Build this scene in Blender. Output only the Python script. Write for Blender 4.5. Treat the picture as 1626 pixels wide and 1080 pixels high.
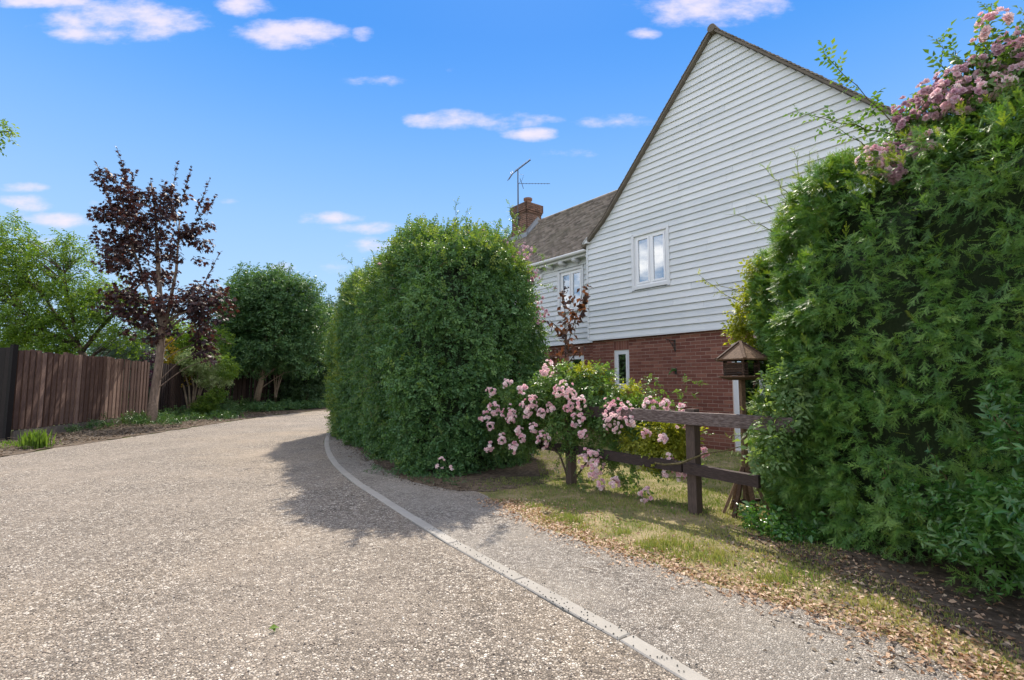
import bpy, math, random
import numpy as np
from mathutils import Vector, Matrix
rng = np.random.default_rng(7); random.seed(7)
R = math.radians
for o in list(bpy.data.objects): bpy.data.objects.remove(o)
scene = bpy.context.scene
COL = scene.collection

# ---------------------------------------------------------------- camera
EYE = 1.30; FOC = 775.0; PITCH = math.atan(69/775.0)
cam_d = bpy.data.cameras.new("camera"); cam = bpy.data.objects.new("camera", cam_d); COL.objects.link(cam)
cam.location = (0, 0, EYE); cam.rotation_euler = (R(90)+PITCH, 0, 0)
cam_d.sensor_width = 36; cam_d.lens = 36*FOC/1626; cam_d.clip_end = 3000; cam_d.clip_start = 0.05
scene.camera = cam

# ---------------------------------------------------------------- sky, sun, exposure
SUN_AZ, SUN_EL = 3.0, 50.5           # azimuth clockwise from +Y
SKY_STRENGTH = 0.10; SKY_GAIN = 3.85; EXPOSURE = 1.38
world = bpy.data.worlds.new("World"); scene.world = world; world.use_nodes = True
nt = world.node_tree; nt.nodes.clear()
def N(t, typ, **kw):
    n = t.nodes.new(typ)
    for k, v in kw.items(): setattr(n, k, v)
    return n
def L(t, a, b): t.links.new(a, b)
def mathn(t, op, a, b=None, c=None, clamp=False):
    n = t.nodes.new('ShaderNodeMath'); n.operation = op; n.use_clamp = clamp
    for i, v in enumerate((a, b, c)):
        if v is None: continue
        if isinstance(v, (int, float)): n.inputs[i].default_value = v
        else: t.links.new(v, n.inputs[i])
    return n.outputs[0]
sky = N(nt, 'ShaderNodeTexSky', sky_type='NISHITA', sun_disc=False)
sky.sun_elevation = R(SUN_EL); sky.sun_rotation = R(SUN_AZ)
sky.air_density = 1.0; sky.dust_density = 0.25; sky.ozone_density = 2.6; sky.altitude = 0
# the photograph's clear sky, pale at the horizon and deep blue overhead, over the Nishita sky
tc = N(nt, 'ShaderNodeTexCoord'); sep = N(nt, 'ShaderNodeSeparateXYZ'); L(nt, tc.outputs['Generated'], sep.inputs[0])
gr = N(nt, 'ShaderNodeValToRGB'); L(nt, sep.outputs[2], gr.inputs[0]); gr.color_ramp.interpolation = 'B_SPLINE'
els = gr.color_ramp.elements
GRAD = [(0, (.56, .78, 1.0)), (.16, (.46, .70, 1.0)), (.30, (.33, .60, 1.0)), (.42, (.20, .485, 1.0)), (.52, (.105, .385, .97)), (.60, (.055, .32, .93)), (1, (.05, .28, .88))]
while len(els) < len(GRAD): els.new(.5)
for e_, (p_, c_) in zip(els, GRAD): e_.position = p_; e_.color = (*c_, 1)
gm = N(nt, 'ShaderNodeMix', data_type='RGBA'); gm.inputs[0].default_value = .06
sc_ = N(nt, 'ShaderNodeVectorMath', operation='SCALE'); L(nt, gr.outputs[0], sc_.inputs[0]); sc_.inputs[3].default_value = SKY_GAIN
L(nt, sc_.outputs[0], gm.inputs[6]); L(nt, sky.outputs[0], gm.inputs[7])
# small fair-weather clouds, laid out by their direction in the sky
dy = mathn(nt, 'MAXIMUM', sep.outputs[1], .05)
u_ = mathn(nt, 'DIVIDE', sep.outputs[0], dy); v_ = mathn(nt, 'DIVIDE', sep.outputs[2], dy)
cmb = N(nt, 'ShaderNodeCombineXYZ'); L(nt, u_, cmb.inputs[0]); L(nt, mathn(nt, 'MULTIPLY', v_, 2.1), cmb.inputs[1])
nz = N(nt, 'ShaderNodeTexNoise'); nz.inputs['Scale'].default_value = 7; nz.inputs['Detail'].default_value = 10; nz.inputs['Roughness'].default_value = 0.6
L(nt, cmb.outputs[0], nz.inputs['Vector'])
CLOUDS = [(60,3,80,9,1),(190,32,125,26,1),(130,50,60,14,.8),(395,8,45,16,.9),(455,55,80,20,1),(430,42,40,12,.8),(755,190,95,14,1),(845,213,42,9,.8),(975,195,52,11,.8),(585,130,48,8,.55),
 (1140,14,110,22,1),(1090,28,60,14,.7),(1020,55,25,9,.7),(530,347,52,9,.85),(590,362,75,9,.8),(40,298,40,7,.9),(45,322,48,12,1),(95,350,62,11,.9),(905,243,48,8,.5),(360,320,24,5,.8),
 (445,425,24,8,.8),(150,322,18,6,.8),(595,388,55,11,.7),(530,425,34,9,.6),(576,55,16,12,.5),(30,330,30,12,.6),(720,110,14,5,.4),(880,190,18,5,.5),(60,385,30,8,.6),(300,-60,200,40,.9),(900,-70,160,35,.9),(-160,120,120,25,.9),(1800,90,130,30,.9)]
acc = None
def sky_dir(x, y):
    a, b = (x-813)/FOC, (540-y)/FOC
    c, s = math.cos(PITCH), math.sin(PITCH)
    return Vector((a, c-b*s, s+b*c))
for (x, y, rx, ry, st) in CLOUDS:
    d = sky_dir(x, y); d2 = sky_dir(x+rx, y); d3 = sky_dir(x, y-ry); a0, e0 = d.x/d.y, d.z/d.y
    ra = abs(d2.x/d2.y-a0)*1.45; re = abs(d3.z/d3.y-e0)*1.7
    u = mathn(nt, 'MULTIPLY', mathn(nt, 'SUBTRACT', u_, a0), 1/ra); v = mathn(nt, 'MULTIPLY', mathn(nt, 'SUBTRACT', v_, e0), 1/re)
    q = mathn(nt, 'ADD', mathn(nt, 'MULTIPLY', u, u), mathn(nt, 'MULTIPLY', v, v))
    f = mathn(nt, 'MULTIPLY', mathn(nt, 'SUBTRACT', 1.0, q, clamp=True), st)
    acc = f if acc is None else mathn(nt, 'MAXIMUM', acc, f)
dens = mathn(nt, 'ADD', mathn(nt, 'MULTIPLY', acc, 1.0), mathn(nt, 'MULTIPLY', mathn(nt, 'SUBTRACT', nz.outputs[0], 0.5), 2.6))
mr = N(nt, 'ShaderNodeMapRange', interpolation_type='SMOOTHSTEP'); L(nt, dens, mr.inputs[0]); mr.inputs[1].default_value = .30; mr.inputs[2].default_value = 1.25
gate = mathn(nt, 'MULTIPLY', acc, 5.0, clamp=True)
fac = mathn(nt, 'MULTIPLY', mathn(nt, 'MULTIPLY', mr.outputs[0], gate), 0.86)
cm = N(nt, 'ShaderNodeMix', data_type='RGBA'); L(nt, fac, cm.inputs[0]); L(nt, gm.outputs[2], cm.inputs[6]); cm.inputs[7].default_value = (3.9, 3.5, 4.15, 1)
# unseen bright cloud added outside the view to lighten the shaded walls
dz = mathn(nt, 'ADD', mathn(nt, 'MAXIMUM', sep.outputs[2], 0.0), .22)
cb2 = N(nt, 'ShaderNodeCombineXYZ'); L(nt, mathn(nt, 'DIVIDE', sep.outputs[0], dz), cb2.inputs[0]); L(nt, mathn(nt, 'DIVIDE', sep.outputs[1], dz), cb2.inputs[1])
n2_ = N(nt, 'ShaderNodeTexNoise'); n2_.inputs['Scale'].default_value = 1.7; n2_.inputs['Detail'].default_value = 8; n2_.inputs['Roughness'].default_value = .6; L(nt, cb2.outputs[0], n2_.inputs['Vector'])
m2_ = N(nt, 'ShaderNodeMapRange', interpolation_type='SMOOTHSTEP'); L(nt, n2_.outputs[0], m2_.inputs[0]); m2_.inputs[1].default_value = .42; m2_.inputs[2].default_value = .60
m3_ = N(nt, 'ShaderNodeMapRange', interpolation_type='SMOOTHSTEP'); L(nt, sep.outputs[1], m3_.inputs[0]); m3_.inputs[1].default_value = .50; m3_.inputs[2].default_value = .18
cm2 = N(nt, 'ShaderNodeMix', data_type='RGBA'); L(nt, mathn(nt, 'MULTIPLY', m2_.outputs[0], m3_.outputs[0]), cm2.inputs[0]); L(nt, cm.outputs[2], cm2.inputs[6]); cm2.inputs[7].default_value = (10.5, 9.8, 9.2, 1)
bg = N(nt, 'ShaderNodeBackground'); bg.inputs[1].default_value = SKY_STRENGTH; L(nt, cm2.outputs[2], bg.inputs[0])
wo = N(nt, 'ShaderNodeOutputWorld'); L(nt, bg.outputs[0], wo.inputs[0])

sl = bpy.data.lights.new("sun", 'SUN'); so = bpy.data.objects.new("sun", sl); COL.objects.link(so)
sl.energy = 2.7; sl.angle = R(0.5); sl.color = (1.0, 0.91, 0.79)
sd = Vector((math.sin(R(SUN_AZ))*math.cos(R(SUN_EL)), math.cos(R(SUN_AZ))*math.cos(R(SUN_EL)), math.sin(R(SUN_EL))))
so.rotation_euler = sd.to_track_quat('Z', 'Y').to_euler(); so.location = (0, 0, 30)
scene.view_settings.view_transform = 'Standard'; scene.view_settings.look = 'None'
scene.view_settings.gamma = 1; scene.view_settings.exposure = EXPOSURE; scene.view_settings.use_curve_mapping = False
scene.cycles.max_bounces = 6; scene.cycles.transparent_max_bounces = 8; scene.cycles.diffuse_bounces = 4

# ---------------------------------------------------------------- measuring helpers
def G(x, y):                                    # where a sight line of the survey meets the ground
    d = sky_dir(x, y); t = -EYE/d.z; return Vector((d.x*t, d.y*t, 0))
def A(x, y, Y):                                 # a point on a sight line at distance Y
    d = sky_dir(x, y); t = Y/d.y; return Vector((d.x*t, Y, EYE+d.z*t))

# ---------------------------------------------------------------- object helpers
def tag(o, label=None, cat=None, group=None, kind=None):
    if label: o['label'] = label
    if cat: o['category'] = cat
    if group: o['group'] = group
    if kind: o['kind'] = kind
    return o
def empty(name, loc=(0, 0, 0), rz=0, **kw):
    o = bpy.data.objects.new(name, None); COL.objects.link(o); o.location = loc; o.rotation_euler = (0, 0, rz)
    o.empty_display_size = .2
    return tag(o, **kw)
def mesh_np(name, V, F, mat, attr=None, smooth=False):
    """V (n,3) array, F list of faces or (m,k) array"""
    me = bpy.data.meshes.new(name)
    V = np.asarray(V, dtype=np.float32)
    if isinstance(F, np.ndarray):
        m, k = F.shape
        me.vertices.add(len(V)); me.vertices.foreach_set('co', V.ravel())
        me.loops.add(m*k); me.loops.foreach_set('vertex_index', F.astype(np.int32).ravel())
        me.polygons.add(m); me.polygons.foreach_set('loop_start', np.arange(0, m*k, k, dtype=np.int32))
        me.update(calc_edges=True)
    else:
        me.from_pydata([tuple(map(float, v)) for v in V], [], F); me.update()
    if attr is not None:
        a = me.attributes.new('rnd', 'FLOAT', 'POINT'); a.data.foreach_set('value', np.asarray(attr, dtype=np.float32))
    if smooth: me.polygons.foreach_set('use_smooth', np.ones(len(me.polygons), dtype=bool))
    if mat: me.materials.append(mat)
    return me
def add(name, me, parent=None, loc=None, **kw):
    o = bpy.data.objects.new(name, me); COL.objects.link(o)
    if parent: o.parent = parent
    if loc is not None: o.location = loc
    return tag(o, **kw)
class MB:
    """collects boxes, prisms and tubes into one mesh"""
    def __init__(s): s.v = []; s.f = []; s.r = []
    def poly(s, verts, faces, r=None):
        b = len(s.v); s.v += [tuple(v) for v in verts]; s.f += [tuple(b+i for i in f) for f in faces]
        s.r += [random.random() if r is None else r]*len(verts); return s
    def box(s, x0, x1, y0, y1, z0, z1, r=None):
        v = [(x0,y0,z0),(x1,y0,z0),(x1,y1,z0),(x0,y1,z0),(x0,y0,z1),(x1,y0,z1),(x1,y1,z1),(x0,y1,z1)]
        return s.poly(v, [(0,3,2,1),(4,5,6,7),(0,1,5,4),(1,2,6,5),(2,3,7,6),(3,0,4,7)], r)
    def tube(s, path, rad, n=6, r=None, cap=True):
        path = [Vector(p) for p in path]
        if isinstance(rad, (int, float)): rad = [rad]*len(path)
        vs = []; fs = []
        t0 = (path[1]-path[0]).normalized(); ref = Vector((0, 0, 1)) if abs(t0.z) < .9 else Vector((1, 0, 0))
        x = t0.cross(ref).normalized()
        for i, p in enumerate(path):
            t = (path[min(i+1, len(path)-1)]-path[max(i-1, 0)]).normalized()
            x = (x-t*x.dot(t)).normalized(); y = t.cross(x)
            for k in range(n):
                a = 2*math.pi*k/n; vs.append(p+(x*math.cos(a)+y*math.sin(a))*rad[i])
        for i in range(len(path)-1):
            for k in range(n):
                k2 = (k+1) % n; fs.append((i*n+k, i*n+k2, (i+1)*n+k2, (i+1)*n+k))
        if cap: fs.append(tuple(range(n-1, -1, -1))); fs.append(tuple((len(path)-1)*n+k for k in range(n)))
        return s.poly(vs, fs, r)
    def beam(s, a, b, w, h, r=None, up=Vector((0, 0, 1))):
        a, b = Vector(a), Vector(b); t = (b-a).normalized(); x = t.cross(up).normalized(); y = x.cross(t)
        v = [a+x*sx*w/2+y*sy*h/2 for sx, sy in ((-1,-1),(1,-1),(1,1),(-1,1))]+[b+x*sx*w/2+y*sy*h/2 for sx, sy in ((-1,-1),(1,-1),(1,1),(-1,1))]
        return s.poly(v, [(0,1,2,3),(7,6,5,4),(0,4,5,1),(1,5,6,2),(2,6,7,3),(3,7,4,0)], r)
    def build(s, name, mat, parent=None, smooth=False, **kw):
        return add(name, mesh_np(name, np.array(s.v), s.f, mat, s.r, smooth), parent, **kw)
_wr = np.random.default_rng(3)
_wd = _wr.normal(size=(48, 3)); _wd /= np.linalg.norm(_wd, axis=1)[:, None]; _wp = _wr.uniform(0, 6.28, 48)
def noise3(P, sc, seed=0, oct=3):
    P = np.atleast_2d(P)*sc; out = np.zeros(len(P)); a = 1
    for o in range(oct):
        for k in range(5):
            i = (seed*5+o*5+k*7) % 48
            out += a*np.sin(P@_wd[i]*(1+.37*k)*2.2+_wp[i]*(1+seed))/5
        P = P*2.1; a *= .55
    return out
def nrm(a): return a/(np.linalg.norm(a, axis=1)[:, None]+1e-9)

# ---------------------------------------------------------------- materials
def newmat(name):
    m = bpy.data.materials.new(name); m.use_nodes = True; t = m.node_tree; t.nodes.clear()
    out = N(t, 'ShaderNodeOutputMaterial'); return m, t, out
def ramp(t, fac, stops):
    n = t.nodes.new('ShaderNodeValToRGB'); e = n.color_ramp.elements
    while len(e) < len(stops): e.new(0.5)
    for i, (p, c) in enumerate(stops): e[i].position = p; e[i].color = (*c, 1)
    t.links.new(fac, n.inputs[0]); return n.outputs[0]
def noisen(t, scale, detail=4, rough=.55, coord='Object', sc=None):
    c = N(t, 'ShaderNodeTexCoord'); n = N(t, 'ShaderNodeTexNoise'); n.inputs['Scale'].default_value = scale
    n.inputs['Detail'].default_value = detail; n.inputs['Roughness'].default_value = rough
    if sc:
        m = N(t, 'ShaderNodeMapping'); m.inputs['Scale'].default_value = sc; t.links.new(c.outputs[coord], m.inputs[0]); t.links.new(m.outputs[0], n.inputs['Vector'])
    else: t.links.new(c.outputs[coord], n.inputs['Vector'])
    return n.outputs[0]
def rnd(t, obj=True):
    a = N(t, 'ShaderNodeAttribute', attribute_name='rnd')
    if not obj: return a.outputs['Fac']
    o = N(t, 'ShaderNodeObjectInfo')
    return mathn(t, 'FRACT', mathn(t, 'ADD', a.outputs['Fac'], o.outputs['Random']))
def mixc(t, f, a, b, mode='MIX'):
    n = N(t, 'ShaderNodeMix', data_type='RGBA', blend_type=mode)
    for i, v in ((0, f), (6, a), (7, b)):
        if isinstance(v, (int, float)): n.inputs[i].default_value = v
        elif isinstance(v, tuple): n.inputs[i].default_value = (*v, 1)
        else: t.links.new(v, n.inputs[i])
    return n.outputs[2]
def bumpn(t, h, strength=.3, dist=.01):
    b = N(t, 'ShaderNodeBump'); b.inputs['Strength'].default_value = strength; b.inputs['Distance'].default_value = dist
    t.links.new(h, b.inputs['Height']); return b.outputs[0]
def princ(t, out, color, rough=.6, spec=.4, normal=None, metal=0):
    p = N(t, 'ShaderNodeBsdfPrincipled'); p.inputs['Roughness'].default_value = rough
    p.inputs['Specular IOR Level'].default_value = spec; p.inputs['Metallic'].default_value = metal
    if isinstance(color, tuple): p.inputs['Base Color'].default_value = (*color, 1)
    else: t.links.new(color, p.inputs['Base Color'])
    if normal is not None: t.links.new(normal, p.inputs['Normal'])
    t.links.new(p.outputs[0], out.inputs[0]); return p
def leafmat(name, stops, trans=.4, tcol=(1.5, 1.35, .5), rough=.45, spec=.35, patch=.35, pscale=1.4, inst=False):
    m, t, out = newmat(name)
    r_ = rnd(t, False)
    if inst: r_.node.attribute_type = 'INSTANCER'
    f = mathn(t, 'ADD', mathn(t, 'MULTIPLY', r_, 1-patch), mathn(t, 'MULTIPLY', mathn(t, 'MULTIPLY_ADD', noisen(t, pscale, 3), 2.2, -.6), patch))
    c = ramp(t, f, stops)
    p = N(t, 'ShaderNodeBsdfPrincipled'); t.links.new(c, p.inputs['Base Color']); p.inputs['Roughness'].default_value = rough; p.inputs['Specular IOR Level'].default_value = spec
    tr = N(t, 'ShaderNodeBsdfTranslucent'); t.links.new(mixc(t, 1.0, c, tcol, 'MULTIPLY'), tr.inputs[0])
    mx = N(t, 'ShaderNodeMixShader'); mx.inputs[0].default_value = trans; t.links.new(p.outputs[0], mx.inputs[1]); t.links.new(tr.outputs[0], mx.inputs[2])
    t.links.new(mx.outputs[0], out.inputs[0]); return m
M = {}
def wood(name, c1, c2, c3, scale=(14, 14, 1.2), bump=.5, rough=.8):
    m, t, out = newmat(name)
    n1 = noisen(t, 6, 8, .65, sc=scale); n2 = noisen(t, 1.3, 3)
    f = mathn(t, 'ADD', mathn(t, 'MULTIPLY', n1, .75), mathn(t, 'MULTIPLY', mathn(t, 'SUBTRACT', rnd(t), .5), .35))
    c = ramp(t, f, [(.25, c1), (.5, c2), (.78, c3)])
    c = mixc(t, mathn(t, 'MULTIPLY', n2, .5), c, c1)
    princ(t, out, c, rough, .25, bumpn(t, n1, bump, .01)); return m
M['fence'] = wood('brown_fence_wood', (.075, .042, .032), (.22, .14, .108), (.52, .39, .31))
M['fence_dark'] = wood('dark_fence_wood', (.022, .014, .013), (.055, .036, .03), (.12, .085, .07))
M['gate'] = wood('shade_painted_gate_wood', (.008, .006, .006), (.02, .014, .013), (.045, .032, .028))  # darker than the fence wood; the panel's shadow is put into the colour
M['gravelboard'] = wood('weathered_board', (.05, .04, .033), (.14, .115, .095), (.28, .24, .2))
M['rail'] = wood('weathered_rail_wood', (.035, .025, .022), (.095, .068, .060), (.36, .30, .28), scale=(3, 3, 22), bump=.6)
M['post'] = wood('weathered_post_wood', (.05, .037, .03), (.14, .10, .08), (.34, .28, .235), scale=(22, 22, 2))
M['feeder'] = wood('feeder_wood', (.07, .04, .025), (.20, .125, .075), (.42, .30, .20), scale=(10, 10, 10), bump=.4)
M['feeder_dark'] = wood('feeder_dark_wood', (.03, .018, .012), (.085, .05, .034), (.2, .13, .09), scale=(10, 10, 10), bump=.4)
def bark(name, c1, c2, s=1.0):
    m, t, out = newmat(name); n = noisen(t, 9*s, 8, .7, sc=(2, 2, .5)); c = ramp(t, n, [(.3, c1), (.7, c2)])
    princ(t, out, c, .85, .2, bumpn(t, n, .8, .02)); return m
M['bark'] = bark('maple_bark', (.085, .062, .048), (.29, .215, .165)); M['bark_dark'] = bark('dark_bark', (.03, .022, .016), (.12, .09, .065))
M['bark_pale'] = bark('pale_bark', (.12, .09, .065), (.36, .29, .21)); M['cane'] = bark('rose_cane', (.05, .045, .02), (.16, .13, .06), 3)
M['core'] = bark('shade_dark_core', (.016, .028, .012), (.035, .055, .022), 4)  # solid hedge core; its dark colour stands in for the shade inside
M['soil'] = bark('dry_soil', (.06, .045, .035), (.2, .155, .12), .6)

G1 = lambda k, s: tuple(x*k for x in s)
M['hedge'] = leafmat('hedge_leaf', [(0, (.038, .098, .038)), (.4, (.070, .165, .056)), (.75, (.12, .23, .066)), (1, (.23, .31, .085))], .33, rough=.42, inst=True)
M['hedge_light'] = leafmat('sun_tinted_hedge_leaf', [(0, (.07, .14, .03)), (.5, (.13, .22, .045)), (1, (.23, .29, .08))], .42, rough=.42)  # lighter copy of the hedge leaf with sunlight put into the colour
M['yew'] = leafmat('yew_needle', [(0, (.040, .105, .028)), (.40, (.095, .22, .044)), (.72, (.19, .33, .06)), (1, (.33, .43, .08))], .33, rough=.38, spec=.45, inst=True)
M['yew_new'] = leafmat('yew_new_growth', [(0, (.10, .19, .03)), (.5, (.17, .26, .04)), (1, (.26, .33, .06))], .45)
M['rose'] = leafmat('rose_leaf', [(0, (.05, .12, .03)), (.5, (.10, .20, .05)), (1, (.19, .28, .09))], .42, rough=.35)
M['laurel'] = leafmat('glossy_leaf', [(0, (.03, .095, .022)), (.5, (.06, .165, .034)), (1, (.12, .23, .05))], .28, rough=.25, spec=.55)
M['pale'] = leafmat('pale_climber_leaf', [(0, (.06, .14, .04)), (.5, (.12, .22, .07)), (1, (.24, .34, .15))], .42, rough=.4)
M['lime'] = leafmat('sun_tinted_lime_leaf', [(0, (.12, .17, .02)), (.5, (.23, .28, .03)), (1, (.38, .38, .06))], .5)  # yellow-green leaf with sunlight put into the colour
M['maple'] = leafmat('purple_maple_leaf', [(0, (.018, .014, .020)), (.55, (.045, .027, .030)), (.85, (.09, .038, .030)), (1, (.19, .075, .03))], .30, (1.5, .85, .6), rough=.5, spec=.3)
M['copper'] = leafmat('copper_leaf', [(0, (.035, .026, .028)), (.5, (.075, .045, .034)), (.8, (.16, .085, .045)), (1, (.34, .17, .06))], .42, (1.5, .95, .6), rough=.35)
M['cherry'] = leafmat('green_tree_leaf', [(0, (.06, .14, .022)), (.5, (.12, .22, .03)), (1, (.20, .30, .05))], .48, rough=.4)
M['bigtree'] = leafmat('dark_tree_leaf', [(0, (.040, .10, .045)), (.5, (.070, .16, .06)), (1, (.13, .23, .075))], .35, rough=.4)
M['dark'] = leafmat('deep_green_leaf', [(0, (.022, .055, .025)), (.5, (.045, .10, .04)), (1, (.08, .15, .05))], .3)  # deepest green, for far trees and the boundary hedge
M['blue'] = leafmat('glaucous_leaf', [(0, (.06, .11, .09)), (.5, (.12, .18, .15)), (1, (.2, .27, .22))], .25, (1.1, 1.2, .9))
M['variegated'] = leafmat('variegated_leaf', [(0, (.2, .32, .1)), (.5, (.36, .46, .2)), (1, (.6, .64, .42))], .4, (1.2, 1.2, .7))
M['ivy'] = leafmat('ivy_leaf', [(0, (.03, .075, .025)), (.5, (.055, .13, .035)), (1, (.11, .18, .06))], .28, rough=.3)
M['purple'] = leafmat('purple_shrub_leaf', [(0, (.03, .015, .03)), (1, (.10, .04, .08))], .3, (1.5, .8, 1.2))
M['yellow'] = leafmat('yellow_leaf', [(0, (.2, .16, .02)), (1, (.5, .36, .04))], .45)
M['grass'] = leafmat('grass_blade', [(0, (.09, .16, .03)), (.4, (.16, .24, .05)), (.72, (.30, .30, .09)), (1, (.46, .38, .18))], .35, (1.2, 1.2, .6), rough=.6, patch=.5, pscale=1.6)
M['grass_green'] = leafmat('green_grass_blade', [(0, (.05, .12, .015)), (1, (.16, .26, .04))], .45, rough=.5)
M['dry'] = leafmat('dry_leaf', [(0, (.15, .08, .045)), (.4, (.34, .21, .12)), (.75, (.52, .37, .25)), (1, (.64, .52, .37))], .25, (1.2, .9, .6), rough=.6, patch=.15)
M['dry_dark'] = leafmat('old_litter_leaf', [(0, (.035, .025, .018)), (.5, (.10, .075, .05)), (1, (.26, .21, .15))], .15, (1.2, .9, .6), rough=.7, patch=.2)
M['petal'] = leafmat('pink_rose_petal', [(0, (.70, .36, .44)), (.3, (.80, .53, .58)), (.65, (.86, .72, .73)), (1, (.88, .84, .80))], .35, (1.1, .95, .95), rough=.55, spec=.2, patch=.3, pscale=4)
M['petal_old'] = leafmat('faded_rose_petal', [(0, (.38, .20, .28)), (.4, (.55, .36, .42)), (.8, (.70, .56, .57)), (1, (.58, .50, .42))], .35, (1.1, .9, 1.0), rough=.6, spec=.2, patch=.3, pscale=3)

# painted weatherboard
m, t, out = newmat('white_weatherboard')
n1 = noisen(t, 3, 6, .7, sc=(1, 1, 6)); n2 = noisen(t, .7, 3)
c = ramp(t, mathn(t, 'ADD', mathn(t, 'MULTIPLY', n1, .6), mathn(t, 'MULTIPLY', mathn(t, 'SUBTRACT', rnd(t), .5), .25)), [(.05, (.54, .57, .58)), (.35, (.69, .705, .705)), (.6, (.75, .762, .758))])
c = mixc(t, mathn(t, 'MULTIPLY', mathn(t, 'SUBTRACT', n2, .45, clamp=True), .8), c, (.60, .62, .60))
c = mixc(t, mathn(t, 'MULTIPLY', mathn(t, 'MULTIPLY_ADD', noisen(t, 2.2, 6, .7, sc=(1, 1, 3)), 4, -2.1, clamp=True), .28), c, (.50, .54, .48))
princ(t, out, c, .5, .35, bumpn(t, noisen(t, 5, 8, .7, sc=(1, 1, 9)), .25, .004)); M['board'] = m
m, t, out = newmat('white_upvc'); princ(t, out, mixc(t, noisen(t, 4, 4), (.76, .77, .78), (.82, .82, .82)), .28, .5); M['upvc'] = m
m, t, out = newmat('white_paint_trim'); princ(t, out, mixc(t, noisen(t, 3, 5), (.62, .63, .63), (.74, .75, .755)), .5, .4); M['trim'] = m
m, t, out = newmat('red_brick')
n1 = noisen(t, 30, 6, .7); r0 = rnd(t)
c = ramp(t, mathn(t, 'ADD', mathn(t, 'MULTIPLY', r0, .75), mathn(t, 'MULTIPLY', n1, .3)), [(.0, (.135, .048, .036)), (.35, (.20, .072, .050)), (.65, (.24, .098, .068)), (.9, (.31, .135, .092)), (1, (.16, .07, .075))])
c = mixc(t, mathn(t, 'MULTIPLY', noisen(t, 60, 4), .3), c, (.12, .06, .05))
princ(t, out, c, .85, .2, bumpn(t, n1, .5, .004)); M['brick'] = m
m, t, out = newmat('mortar'); princ(t, out, mixc(t, noisen(t, 20, 6), (.42, .31, .26), (.60, .47, .40)), .9, .15, bumpn(t, noisen(t, 90, 5), .4, .003)); M['mortar'] = m
m, t, out = newmat('old_chimney_brick'); n1 = noisen(t, 4, 6, .7)
princ(t, out, ramp(t, mathn(t, 'ADD', mathn(t, 'MULTIPLY', rnd(t), .5), mathn(t, 'MULTIPLY', n1, .5)), [(.1, (.075, .05, .038)), (.5, (.15, .09, .065)), (.9, (.25, .14, .095))]), .85, .2, bumpn(t, n1, .4, .006)); M['chimney'] = m
m, t, out = newmat('clay_roof_tile'); n1 = noisen(t, 7, 6, .7); n2 = noisen(t, .8, 4)
c = ramp(t, mathn(t, 'ADD', mathn(t, 'MULTIPLY', rnd(t, False), .55), mathn(t, 'MULTIPLY', n1, .45)), [(.1, (.085, .072, .058)), (.4, (.185, .155, .125)), (.7, (.27, .225, .185)), (1, (.40, .34, .28))])
c = mixc(t, mathn(t, 'MULTIPLY', mathn(t, 'SUBTRACT', n2, .5, clamp=True), 2.2), c, (.16, .15, .105))
princ(t, out, c, .85, .2, bumpn(t, n1, .5, .006)); M['tile'] = m
m, t, out = newmat('lead_flashing'); princ(t, out, (.22, .24, .26), .5, .5, metal=.4); M['lead'] = m
m, t, out = newmat('dark_iron'); princ(t, out, (.03, .033, .03), .5, .4); M['iron'] = m
m, t, out = newmat('aerial_metal'); princ(t, out, (.10, .10, .105), .45, .5, metal=.6); M['aerial'] = m
m, t, out = newmat('window_glass')
fr = N(t, 'ShaderNodeFresnel'); fr.inputs[0].default_value = 1.9
gl = N(t, 'ShaderNodeBsdfGlossy'); gl.inputs['Roughness'].default_value = .02; gl.inputs['Color'].default_value = (.86, .93, 1, 1)
tr = N(t, 'ShaderNodeBsdfTransparent'); tr.inputs[0].default_value = (.50, .56, .60, 1)
mx = N(t, 'ShaderNodeMixShader'); L(t, mathn(t, 'MULTIPLY_ADD', fr.outputs[0], 1.7, .26, clamp=True), mx.inputs[0]); L(t, tr.outputs[0], mx.inputs[1]); L(t, gl.outputs[0], mx.inputs[2]); L(t, mx.outputs[0], out.inputs[0]); M['glass'] = m
m, t, out = newmat('dark_room_backing'); princ(t, out, mixc(t, noisen(t, 2, 2), (.03, .035, .04), (.08, .085, .09)), .9, .1); M['room'] = m  # dark colour stands in for the unlit room behind the glass
m, t, out = newmat('net_curtain'); princ(t, out, mixc(t, noisen(t, 3, 4, sc=(9, 9, .4)), (.18, .25, .33), (.42, .50, .58)), .9, .1); M['curtain'] = m

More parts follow.
